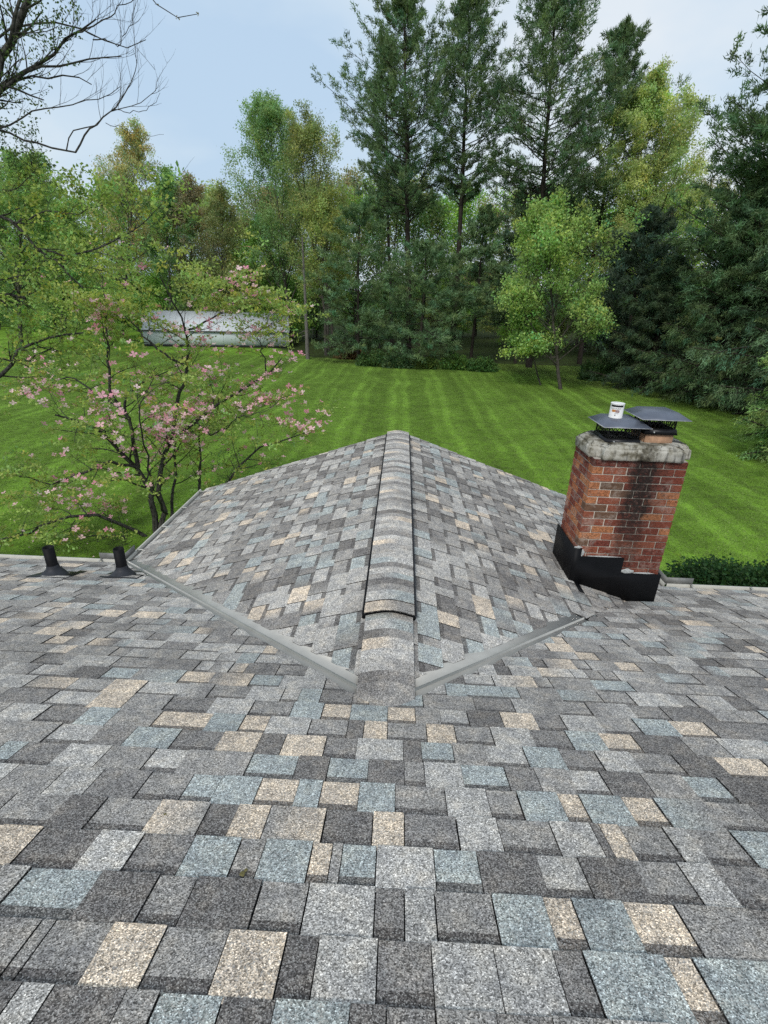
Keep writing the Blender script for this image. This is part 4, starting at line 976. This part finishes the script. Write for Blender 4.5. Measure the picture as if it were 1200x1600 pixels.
add_leafy(1000, 48, (1015, 110), 'yellow green tree showing between the pines and the right hand spruces', [(.25, 4.0), (.5, 4.8), (.75, 3.8), (1, 1.4)], 46, (.215, .255, .105), r0=.25, n1=34, k2=7, k3=5, kl=22, ln=.15, wd=.06, up=.4)
add_leafy(35, 44, (25, 235), 'green tree at the left edge behind the dogwood', [(.1, 3.8), (.4, 4.8), (.7, 3.4), (1, .8)], 47, (.125, .18, .065), r0=.2, n1=30, k2=6, k3=5, kl=12, ln=.18, wd=.07)
add_leafy(95, 50, (95, 330), 'round green tree low behind the dogwood on the left', [(.1, 3.2), (.4, 4.0), (.7, 3.0), (1, 1.0)], 48, (.135, .20, .06), r0=.15, n1=26, k2=6, k3=5, kl=12, ln=.18, wd=.07, cb=.1)
add_leafy(300, 62, (292, 268), 'pale tree with a reddish top behind the shed', [(.2, 3.0), (.5, 4.0), (.8, 2.4), (1, .8)], 49, (.16, .14, .09), r0=.18, n1=26, k2=6, k3=4, kl=9, ln=.18, wd=.07, up=.6)
add_leafy(262, 60, (262, 262), 'small bright topped green tree behind the shed', [(.2, 2.6), (.6, 3.0), (1, .8)], 50, (.10, .17, .07), r0=.16, n1=22, k2=6, k3=4, kl=12, ln=.18, wd=.07, up=.6)
add_leafy(350, 60, (345, 290), 'thin leafed grey tree left of the maple', [(.2, 2.6), (.6, 3.4), (1, .8)], 51, (.12, .13, .06), r0=.16, n1=24, k2=6, k3=4, kl=8, ln=.16, wd=.06, up=.7)
add_leafy(408, 63, (400, 340), 'low green tree at the foot of the maple beside the shed end', [(.1, 3.0), (.5, 3.4), (1, 1.0)], 52, (.12, .20, .045), r0=.12, n1=24, k2=6, k3=4, kl=14, ln=.18, wd=.07, cb=.1)
add_leafy(1035, 52, (1030, 78), 'sparse brownish tree top behind the leaning pine', [(.4, 2.0), (.7, 2.6), (1, .8)], 53, (.12, .085, .05), r0=.18, n1=22, k2=6, k3=4, kl=4, ln=.13, wd=.05, up=.8)
add_leafy(510, 50, (520, 300), 'bare limbed olive tree behind the dead snag', [(.2, 2.6), (.6, 3.6), (1, 1.0)], 54, (.14, .165, .055), r0=.17, n1=22, k2=5, k3=4, kl=9, ln=.16, wd=.06, up=.9, stems=2)

# --- the woods beyond: one far mass
wt, wc = Acc(), Acc(); rg = np.random.default_rng(99)
cols = [(.13, .19, .07), (.17, .20, .08), (.16, .175, .075), (.08, .13, .05), (.13, .21, .05), (.16, .15, .085)]
for i in range(56):
    Y = 62+rg.random()*34; px = -160+1520*(i+.5)/56+rg.normal(0, 14)
    topy = np.interp(px, [-160, 0, 250, 330, 480, 700, 900, 1300], [250, 260, 290, 310, 290, 330, 330, 220])+rg.normal(0, 22)
    b_ = place(px, Y); h = height(px, topy, Y); c_ = cols[rg.integers(0, len(cols))]
    broadleaf(b_, h, [(.1, 4.4), (.4, 6.4), (.7, 5.2), (1, 1.4)], 200+i, c_, r0=.17, n1=20, k2=5, k3=3, kl=11, ln=.30, wd=.12, cb=.10, up=.5, jit=.4, A=(wt, wc), s1=4, fine=False, twigs=False)
for i in range(40):                          # understory brush
    Y = 56+rg.random()*26; px = -200+1600*(i+.5)/40+rg.normal(0, 14); b_ = place(px, Y)
    broadleaf(b_, 3.5+rg.random()*3.5, [(.05, 2.2), (.5, 2.6), (1, 1.2)], 300+i, cols[rg.integers(0, 5)], r0=.06, n1=14, k2=5, k3=3, kl=10, ln=.30, wd=.12, cb=.02, jit=.4, A=(wt, wc), s1=3, fine=False, twigs=False)
woods = tag(empty('woods', (0, 80, 0)), 'mixed spring woods seen as one mass behind the lawn trees', 'woods', kind='stuff')
for nm, A_, m_ in (('trunk', wt, M_BARK), ('crown', wc, M_LEAF)):
    o = link(nm, A_.mesh(nm, m_, False, (0, 80, 0)), woods); o['kind'] = 'stuff'
# far ridge of forest that closes the horizon
a = Acc(); n_ = 90; xx_ = np.linspace(-260, 260, n_); hz = 8.5+2.2*np.sin(xx_*.13)+1.5*np.sin(xx_*.41+1)+rg.normal(0, .8, n_)
V = np.concatenate([np.c_[xx_, 112+0*xx_, -1+0*xx_], np.c_[xx_, 116+0*xx_, hz], np.c_[xx_, 150+0*xx_, hz*.9], np.c_[xx_, 165+0*xx_, -1+0*xx_]])
a.add(V, Q=[[k*n_+i, k*n_+i+1, (k+1)*n_+i+1, (k+1)*n_+i] for k in range(3) for i in range(n_-1)])
tag(a.obj('forest_ridge', simple('far_forest', (.035, .055, .022), .95, .1, 0, .6, .8)), kind='structure')

# --- brush along the lawn edge
def bush(name, lab, px, Y, w, d, hgt, n, col, seed, ln=.16, wd=.06, cat='bush', group=None, ctr=None, kind=None, leafm=None):
    rg = np.random.default_rng(seed); c0 = place(px, Y) if ctr is None else np.array(ctr, float); A = Acc(); B = Acc()
    th = rg.random(n)*6.283; rr_ = np.sqrt(rg.random(n)); zz = rg.random(n)
    C = c0+np.c_[np.cos(th)*rr_*w/2, np.sin(th)*rr_*d/2, zz*hgt*np.sqrt(np.clip(1-rr_**2*.85, 0, 1))*(.8+.35*np.sin(th*3+rr_*7))]
    spray(A, C, norm(C-c0+np.array([0, 0, .4])), 5, ln, wd, .7, .10, clump_col(n, col, .4, .12, rg), .3, quad=True, rg=rg)
    st = [np.stack([c0+np.array([0, 0, 0]), (c0+C[i])/2+rg.normal(0, .04, 3), C[i]]) for i in rg.integers(0, n, 26)]
    tubes(B, np.array(st), np.tile([.016, .011, .004], (26, 1)), 4)
    r_ = tag(empty(name, c0), lab, cat, group, kind); link('stem', B.mesh('stem', M_BARK, True, c0), r_); link('foliage', A.mesh('foliage', leafm or M_LEAF, False, c0), r_)
for i, (px, Y, w, hh, lab, col) in enumerate([
    (585, 43.6, 3.0, 1.2, 'low dark bush on the lawn edge below the young pine by the snag', (.05, .09, .03)),
    (622, 43.0, 2.6, 1.0, 'rounded bush on the lawn edge straight behind the wing ridge', (.05, .085, .035)),
    (668, 43.2, 2.6, .8, 'small olive bush on the lawn edge right of the rounded bush', (.075, .11, .03)),
    (712, 43.2, 2.8, 1.1, 'leafy bush on the lawn edge below the bare pine stems', (.065, .12, .03)),
    (752, 42.6, 2.4, 1.0, 'last bush on the lawn edge before the bright green tree', (.05, .10, .03)),
    (940, 39.5, 3.4, 1.8, 'dark bush in the shade right of the bright green tree', (.03, .06, .02)),
    (545, 48.0, 2.6, 1.0, 'brownish bush at the foot of the trees right of the snag', (.10, .07, .035))]):
    bush('bush', lab, px, Y, w, 1.8, hh, 900, col, 400+i, group='bushes along the lawn edge')
bush('hedge', 'low dark green hedge below the right hand gutter', 0, 0, 5.6, 2.0, .95, 7000, (.020, .046, .016), 450, .075, .028, 'hedge', ctr=(8.2, 8.75, 0))

# --- dead snag
b_ = place(481, 46.5); h = height(472, 370, 46.5); tA = Acc(); rg = np.random.default_rng(5)
tx = solve_x(472, 46.5, h)-b_[0]; T = trunk_path(b_, h, (tx, 0), 9, .12, rg); tubes(tA, T, .19*np.linspace(1, .32, 9)[None], 8)
P1, R1, _, _ = children(T, .19*np.linspace(1, .32, 9)[None], 14, .2, .98, 1.35, 1.1, 0, 5, -.3, .2, .3, rg=rg, minr=.015); tubes(tA, P1, R1, 5)
r_ = tag(empty('dead_tree', b_), 'bare pale dead snag standing at the end of the shed', 'dead tree'); link('trunk', tA.mesh('trunk', M_SNAG, True, b_), r_)

# ---------------------------------------------------------------- white shed
A0 = np.array([*on_ground(226, 541)[:2], 0]); A1 = np.array([*on_ground(452, 544)[:2], 0]); dv = A1-A0; Ls = np.linalg.norm(dv); ang_ = math.atan2(dv[1], dv[0])
shed = tag(empty('shed', A0, ang_), 'long low white shed with a pale metal roof half hidden behind the dogwood', 'shed')
M_SHW = simple('shed_white_wall', (.50, .55, .55), .8, .3, 0, .06, 1.5); M_SHR = simple('shed_metal_roof', (.56, .58, .60), .8, .1, 0, .10, 2.5); M_DK = simple('shed_dark_base', (.03, .03, .03))
hw = height(340, 517, A0[1]+1.5); dpt = 5.0; rise = 1.75
a = Acc(); box(a, (Ls/2, dpt/2, hw/2), (Ls, dpt, hw)); link('wall', a.mesh('wall', M_SHW), shed)
for k_, (ya, za, yb, zb_) in enumerate([(-.16, hw-.02, dpt/2, hw+rise), (dpt+.16, hw-.02, dpt/2, hw+rise)]):
    a = Acc(); V = [(-.06, ya, za), (Ls+.06, ya, za), (Ls+.06, yb, zb_), (-.06, yb, zb_)]; V += [(x, y, z-.05) for x, y, z in V]
    a.add(V, Q=[[0, 1, 2, 3], [7, 6, 5, 4], [0, 4, 5, 1], [1, 5, 6, 2], [2, 6, 7, 3], [3, 7, 4, 0]]); ro = link('roof', a.mesh('roof', M_SHR), shed)
    for j in range(int(Ls/.6)+1):
        a = Acc(); x = .0+j*.6; bar(a, (x, ya, za+.012), (x, yb, zb_+.012), .04, .02); link('roof_rib', a.mesh('roof_rib', M_SHR), ro)
for x in (0, Ls):
    a = Acc(); a.add([(x-.01, 0, hw-.01), (x+.01, 0, hw-.01), (x+.01, dpt, hw-.01), (x-.01, dpt, hw-.01), (x-.01, dpt/2, hw+rise-.06), (x+.01, dpt/2, hw+rise-.06)], P=[[0, 3, 4], [1, 5, 2], [0, 4, 5, 1], [3, 2, 5, 4]]); link('gable', a.mesh('gable', M_SHW), shed)
a = Acc(); box(a, (Ls/2, -.19, hw-.06), (Ls+.1, .03, .10)); link('eave_trim', a.mesh('eave_trim', simple('shed_dark_trim', (.10, .10, .10))), shed)
a = Acc(); box(a, (Ls/2, -.012, .12), (Ls, .02, .22)); link('plinth', a.mesh('plinth', M_DK), shed)  # near-black base strip along the foot of the wall
for j in range(int(Ls/1.2)):
    a = Acc(); box(a, (.6+j*1.2, -.010, hw/2+.1), (.03, .02, hw-.24)); link('batten', a.mesh('batten', M_SHW), shed)
a = Acc(); xg = Ls*.42
a.add([(xg-1.6, dpt+.5, 0), (xg+1.6, dpt+.5, 0), (xg+1.6, dpt+.5, hw+.9), (xg, dpt+.5, hw+1.85), (xg-1.6, dpt+.5, hw+.9), (xg-1.6, dpt+4, 0), (xg+1.6, dpt+4, 0), (xg+1.6, dpt+4, hw+.9), (xg, dpt+4, hw+1.85), (xg-1.6, dpt+4, hw+.9)],
      P=[[0, 1, 2, 3, 4], [9, 8, 7, 6, 5], [1, 6, 7, 2], [2, 7, 8, 3], [3, 8, 9, 4], [4, 9, 5, 0]]); link('rear_gable', a.mesh('rear_gable', M_WEATHERED), shed)

# ---------------------------------------------------------------- dogwood in bloom
def densify(pts, n):
    pts = np.array(pts, float); d = np.r_[0, np.cumsum(np.linalg.norm(np.diff(pts, axis=0), axis=1))]; s = np.linspace(0, d[-1], n)
    return np.stack([np.interp(s, d, pts[:, i]) for i in range(3)], -1)
def px_path(spec, Y0):
    """spec: (px, py, dY) stations"""
    return [at(x, y, Y0+dy) for x, y, dy in spec]
DY = 10.7
stems = [
 ([(247, 862, 0), (245, 823, 0), (234, 763, 0), (216, 731, 0), (180, 695, -.3), (149, 668, -.6), (86, 648, -1.0)], .085, .018),
 ([(216, 731, 0), (212, 695, 0), (203, 655, .2), (189, 637, .3), (198, 619, .5), (221, 596, .8), (262, 580, 1.2)], .050, .010),
 ([(203, 655, .2), (173, 620, 0), (171, 596, 0), (167, 524, .1), (167, 470, .2), (160, 430, .3)], .038, .008),
 ([(250, 850, 0), (261, 803, .1), (243, 763, .2), (252, 722, .3), (270, 686, .4), (306, 659, .6), (351, 623, .9), (414, 592, 1.2), (440, 560, 1.4)], .070, .012),
 ([(270, 686, .4), (275, 632, .3), (293, 574, .2), (295, 515, .0), (288, 497, -.1), (266, 466, -.3), (250, 430, -.4)], .050, .007),
 ([(295, 515, 0), (330, 500, .4), (370, 470, .8), (400, 455, 1.0)], .022, .006),
 ([(255, 845, .1), (270, 799, .5), (275, 754, .8), (272, 695, 1.2), (290, 640, 1.5), (330, 600, 1.8)], .045, .009),
 ([(285, 850, .4), (313, 767, .8), (311, 722, .9), (309, 677, 1.0), (338, 641, 1.3), (352, 600, 1.5)], .045, .009),
 ([(300, 860, .2), (345, 775, .6), (358, 747, .8), (383, 718, 1.0), (405, 700, 1.1), (446, 686, 1.2), (490, 672, 1.3)], .050, .009),
 ([(247, 852, 0), (234, 841, -.1), (198, 821, -.4), (149, 803, -.7), (90, 812, -.9), (36, 839, -1.1), (-20, 846, -1.2)], .050, .013),
 ([(245, 862, 0), (216, 857, -.2), (180, 835, -.5), (135, 839, -.8)], .030, .010),
 ([(216, 731, 0), (171, 720, -.4), (130, 740, -.8), (76, 758, -1.1), (30, 745, -1.4)], .038, .010),
 ([(203, 655, .2), (193, 650, .3), (180, 632, .5), (149, 614, .7), (112, 589, 1.0), (60, 600, 1.3)], .030, .008),
 ([(306, 659, .6), (330, 680, .4), (370, 655, .2), (420, 640, 0)], .020, .006),
 ([(293, 574, .2), (240, 540, .5), (205, 500, .7), (140, 480, .9)], .028, .006),
 ([(414, 592, 1.2), (416, 569, 1.2), (400, 520, 1.3), (430, 500, 1.5)], .018, .005),
 ([(261, 803, .1), (240, 770, -.8), (225, 700, -1.4), (215, 640, -1.8), (240, 590, -2.0)], .032, .007),
]
rg = np.random.default_rng(77); dT, dL, dF = Acc(), Acc(), Acc(); Pm = []; Rm = []
for sp_, ra, rb in stems:
    P = densify(px_path(sp_, DY), 14); P[1:-1] += rg.normal(0, .025, (12, 3)); R = np.linspace(ra, rb, 14); tubes(dT, P, R, 7); Pm.append(P); Rm.append(R)
Pm = np.array(Pm); Rm = np.array(Rm)
base_z = 0
P2, R2, _, _ = children(Pm, Rm, 14, .30, 1.0, 1.05, 1.0, .06, 6, .02, .13, .45, planar=.75, rg=rg, even=True, minr=.006); tubes(dT, P2, R2, 4)
P3, R3, _, _ = children(P2, R2, 7, .2, 1.0, .85, .42, .10, 4, .10, .12, .5, planar=.9, rg=rg, even=True, minr=.0032); tubes(dT, P3, R3, 3)
print('dogwood twigs', len(P3))
tips = np.concatenate([P3[:, -1], P3[:, 2], P2[:, -1]]); tips = tips[tips[:, 2] > .5]
# more leaves up in the top of the crown and to the left, sparse below
qx = np.array([pix(p) for p in tips]); keep = rg.random(len(tips)) < np.interp(qx[:, 1], [380, 470, 530, 600, 760, 860], [1.0, 1.0, .55, .42, .45, .8])*np.where((qx[:, 0] > 225) & (np.abs(qx[:, 1]-515) < 34), .75, 1.0)
tl = tips[keep]
spray(dL, tl, np.tile([0, 0, .15], (len(tl), 1)), 12, .078, .024, .8, .075, clump_col(len(tl), (.19, .23, .07), .35, .12, rg), .25, quad=True, rg=rg, flat=.5)
def blossoms(acc, C, size, rg, cols):
    """four notched bracts round a small button"""
    for c_ in C:
        nrm = norm(np.array([rg.normal(0, .45), rg.normal(0, .45), 1.0])-.45*norm(c_-EYE)*np.array([1, 1, .3])); e1 = norm(np.cross(nrm, rg.normal(0, 1, 3))); e2 = np.cross(nrm, e1); s_ = size*rg.uniform(.75, 1.2)
        col = cols[rg.integers(0, len(cols))]*rg.uniform(.85, 1.15)
        for k in range(4):
            q = k*math.pi/2; d = e1*math.cos(q)+e2*math.sin(q); w = -e1*math.sin(q)+e2*math.cos(q)
            cup = nrm*.25*s_
            V = [c_, c_+d*s_*.55+w*s_*.34+cup*.5, c_+d*s_*.95+w*s_*.22+cup, c_+d*s_*.86+cup, c_+d*s_*.95-w*s_*.22+cup, c_+d*s_*.55-w*s_*.34+cup*.5]
            acc.add(V, P=[[0, 1, 2, 3, 4, 5]], col=np.array([col*1.12]*1+[col]*5))
bt = tips[rg.random(len(tips)) < .28]
ctr = np.array([[270, 680], [300, 640], [130, 780], [450, 600], [490, 670], [380, 540], [300, 500], [180, 640], [60, 620], [255, 640], [160, 800], [230, 700], [70, 560], [380, 440], [470, 580], [500, 690], [460, 640], [440, 570], [400, 620], [150, 500], [330, 560], [30, 540], [350, 560]])
qb = np.array([pix(p) for p in tips]); dmin = np.min(np.linalg.norm((qb[:, None]-ctr[None])*np.array([1, 1.4]), axis=2), 1)
pb = np.exp(-(dmin/32)**2)*1.35+.11; bt = tips[rg.random(len(tips)) < pb]
bt = bt+rg.normal(0, .05, bt.shape)+np.array([0, 0, .03])
bt = np.concatenate([bt, bt[rg.random(len(bt)) < .35]+rg.normal(0, .08, (0, 3)).sum()*0+.0]) if False else bt
pk = [np.array([.84, .42, .52]), np.array([.88, .56, .62]), np.array([.86, .62, .66]), np.array([.76, .30, .42]), np.array([.84, .50, .56])]
blossoms(dF, bt, .068, rg, pk)
dwb = on_ground(247, 845); dwb[2] = 0
dw = tag(empty('dogwood_tree', dwb), 'pink blossoming dogwood with dark forked stems left of the wing roof', 'tree')
link('trunk', dT.mesh('trunk', M_DBARK, True, dwb), dw); link('foliage', dL.mesh('foliage', M_LEAF, False, dwb), dw); link('blossom', dF.mesh('blossom', M_PETAL, False, dwb), dw)
print('blossoms', len(bt))

rg = np.random.default_rng(61); A_ = Acc(); nP = 260
fx = rg.normal(-5.6, 1.7, nP); fy = rg.normal(10.6, 1.3, nP); k_ = (fy > 7.6) & (fx < -3.4)
pc_ = np.array([.80, .55, .58])*rg.uniform(.8, 1.15, (k_.sum(), 1))
spray(A_, np.c_[fx, fy, .045+0*fx][k_], np.tile([.3, .1, .02], (k_.sum(), 1)), 1, .045, .016, 1.2, .01, pc_, .15, quad=True, rg=rg, flat=.5)
tag(A_.obj('fallen_petals', M_PETAL), 'pale petals fallen on the grass under the dogwood', 'petals', kind='stuff')

# ---------------------------------------------------------------- big tree outside the left edge whose limbs enter the picture
LY = 8.0
limbs = [
 ([(-160, 300, 0), (-60, 220, 0), (0, 100, 0), (22, 55, 0), (40, 10, 0), (52, -40, 0)], .070, .030),
 ([(-120, 262, 0), (-40, 180, .2), (0, 140, .2), (35, 112, .3), (70, 95, .3), (110, 55, .4), (150, 30, .5)], .045, .007),
 ([(-120, 262, 0), (-30, 170, -.2), (0, 118, -.2), (14, 60, -.3), (24, 20, -.3), (50, -30, -.3)], .038, .014),
 ([(-60, 240, 0), (0, 145, 0), (20, 125, .1), (50, 105, .2), (95, 100, .3), (145, 90, .4), (190, 88, .5)], .026, .005),
 ([(-90, 260, 0), (0, 140, .4), (25, 128, .4), (55, 118, .5), (95, 118, .6), (130, 122, .6), (143, 132, .6)], .022, .006),
 ([(-90, 250, 0), (0, 45, .4), (30, 40, .4), (70, 35, .5), (112, 33, .6), (150, 62, .7), (200, 75, .8), (228, 62, .9)], .022, .004),
 ([(-140, 170, 0), (-40, 195, 0), (0, 205, 0), (35, 215, 0), (75, 228, .1), (118, 238, .1)], .020, .010),
 ([(118, 238, .1), (122, 226, .1), (138, 203, .1), (160, 188, .1), (180, 170, .2), (198, 143, .2), (210, 120, .2), (213, 95, .2), (208, 78, .2)], .011, .003),
 ([(104, 234, .1), (106, 218, .1), (118, 206, .2), (150, 192, .3), (175, 172, .3), (215, 163, .4), (240, 145, .4), (247, 125, .4), (240, 100, .4)], .008, .002),
 ([(-40, 195, 0), (0, 200, -.2), (20, 195, -.2), (50, 175, -.2), (100, 166, -.1), (130, 160, 0), (165, 152, 0), (188, 135, 0)], .012, .003),
 ([(175, 172, .3), (195, 175, .3), (225, 173, .3), (245, 160, .3), (250, 145, .3)], .005, .002),
 ([(165, 192, .2), (200, 203, .2), (235, 212, .2), (256, 210, .2)], .004, .0015),
 ([(110, 55, .4), (150, 40, .4), (178, 20, .4), (205, 0, .4), (215, -20, .4)], .009, .003),
 ([(145, 62, .4), (165, 60, .5), (185, 75, .5), (205, 40, .6), (212, 8, .6)], .007, .002),
 ([(-160, 380, 0), (-60, 330, 0), (0, 335, 0), (25, 350, 0), (60, 390, .1), (90, 410, .2), (130, 450, .3)], .040, .010),
 ([(60, 390, .1), (110, 400, .2), (160, 385, .3), (205, 362, .4), (235, 340, .4), (255, 315, .4), (263, 300, .4)], .016, .003),
 ([(25, 350, 0), (70, 330, .2), (120, 335, .3), (160, 320, .4)], .012, .003),
 ([(-160, 640, 0), (-60, 620, .2), (0, 590, .3), (18, 570, .3), (30, 545, .4), (60, 530, .5), (95, 525, .6), (130, 520, .8)], .050, .012),
 ([(-120, 450, 0), (-40, 456, .3), (0, 459, .3), (40, 465, .4)], .032, .022),
 ([(-60, 560, .2), (0, 560, .4), (40, 565, .5), (80, 545, .6), (120, 552, .7)], .018, .005),
 ([(-80, 420, .2), (0, 438, .4), (40, 430, .5), (80, 400, .6), (150, 420, .8), (210, 440, .9)], .016, .004),
 ([(-80, 300, 0), (0, 300, .2), (30, 290, .3), (55, 270, .3), (45, 240, .3)], .010, .003),
 ([(-200, -260, 0), (0, -220, .2), (120, -120, .2), (200, -50, .2), (240, 0, .2), (255, 15, .2), (275, 27, .2), (298, 38, .2), (306, 30, .2), (308, 22, .2)], .020, .003),
]
rg = np.random.default_rng(55); lT, lL = Acc(), Acc(); Pm = []; Rm = []
for sp_, ra, rb in limbs:
    P = densify(px_path(sp_, LY), 14); P[1:-1] += rg.normal(0, .010, (12, 3)); R = np.linspace(ra, rb, 14)*1.1; tubes(lT, P, R, 6); Pm.append(P); Rm.append(R)
Pm = np.array(Pm); Rm = np.array(Rm)
tb = at(-230, 500, LY); tb = np.array([tb[0], LY, 0]); T = np.stack([tb+np.array([0, 0, z]) for z in np.linspace(-.05, 10.5, 10)]); T[:, 0] += np.linspace(0, .5, 10)
tubes(lT, T, np.linspace(.26, .10, 10), 10)
for k in range(len(limbs)):                  # join each limb root to the trunk
    s0_ = Pm[k, 0]; px0 = pix(s0_)
    if px0[0] < -50:
        j = np.argmin(np.abs(T[:, 2]-max(.5, s0_[2]-.7))); q = np.stack([T[j], (T[j]*.5+s0_*.5)+np.array([0, 0, .05]), s0_]); tubes(lT, q, np.array([1.4, 1.2, 1.0])*Rm[k, 0], 6)
bare_ids = [i for i in range(len(limbs)) if i in (3, 5, 7, 8, 9, 12, 13, 1, 4)]
P2, R2, _, _ = children(Pm[bare_ids], Rm[bare_ids], 9, .35, 1.0, .6, .50, .35, 6, .5, .10, .45, rg=rg, even=True, minr=.0028); tubes(lT, P2, R2, 4)
P3, R3, _, _ = children(P2, R2, 3, .25, .95, .6, .20, .3, 4, .5, .1, .5, rg=rg, minr=.0018); tubes(lT, P3, R3, 3)
leaf_ids = [0, 2, 14, 15, 16, 17, 18, 19, 20, 21, 1]
P4, R4, _, _ = children(Pm[leaf_ids], Rm[leaf_ids], 14, .3, 1.0, .9, .55, .15, 5, .2, .14, .45, rg=rg, even=True, minr=.004); tubes(lT, P4, R4, 4)
P5, R5, _, _ = children(P4, R4, 5, .2, 1.0, .8, .22, .1, 4, .2, .14, .5, rg=rg, even=True, minr=.0025); tubes(lT, P5, R5, 3)
tips = np.concatenate([P5[:, -1], P5[:, 2]]); q = np.array([pix(p) for p in tips])
low = q[:, 1] > 260
tl = tips[low & (rg.random(len(tips)) < .9)]; spray(lL, tl, np.tile([0, 0, .1], (len(tl), 1)), 9, .060, .020, .8, .05, clump_col(len(tl), (.16, .21, .06), .35, .12, rg), .25, quad=True, rg=rg, flat=.4)
tl = tips[(~low) & (q[:, 0] < 125)]; spray(lL, tl, np.tile([0, 0, .1], (len(tl), 1)), 6, .042, .012, .8, .035, clump_col(len(tl), (.05, .075, .028), .3, .1, rg), .25, quad=True, rg=rg)
tw = Pm[-1][9:]; spray(lL, tw, np.tile([0, 0, .2], (len(tw), 1)), 5, .03, .010, .8, .012, clump_col(len(tw), (.12, .11, .06), .3, .1, rg), .2, quad=True, rg=rg)
lt = tag(empty('overhanging_tree', tb), 'dark limbed tree reaching in from the left edge, bare twigs against the sky', 'tree')
link('trunk', lT.mesh('trunk', M_DBARK, True, tb), lt); link('foliage', lL.mesh('foliage', M_LEAF, False, tb), lt)
#,'w').write(str(sum(len(o.data.polygons) for o in bpy.data.objects if o.type=='MESH')))
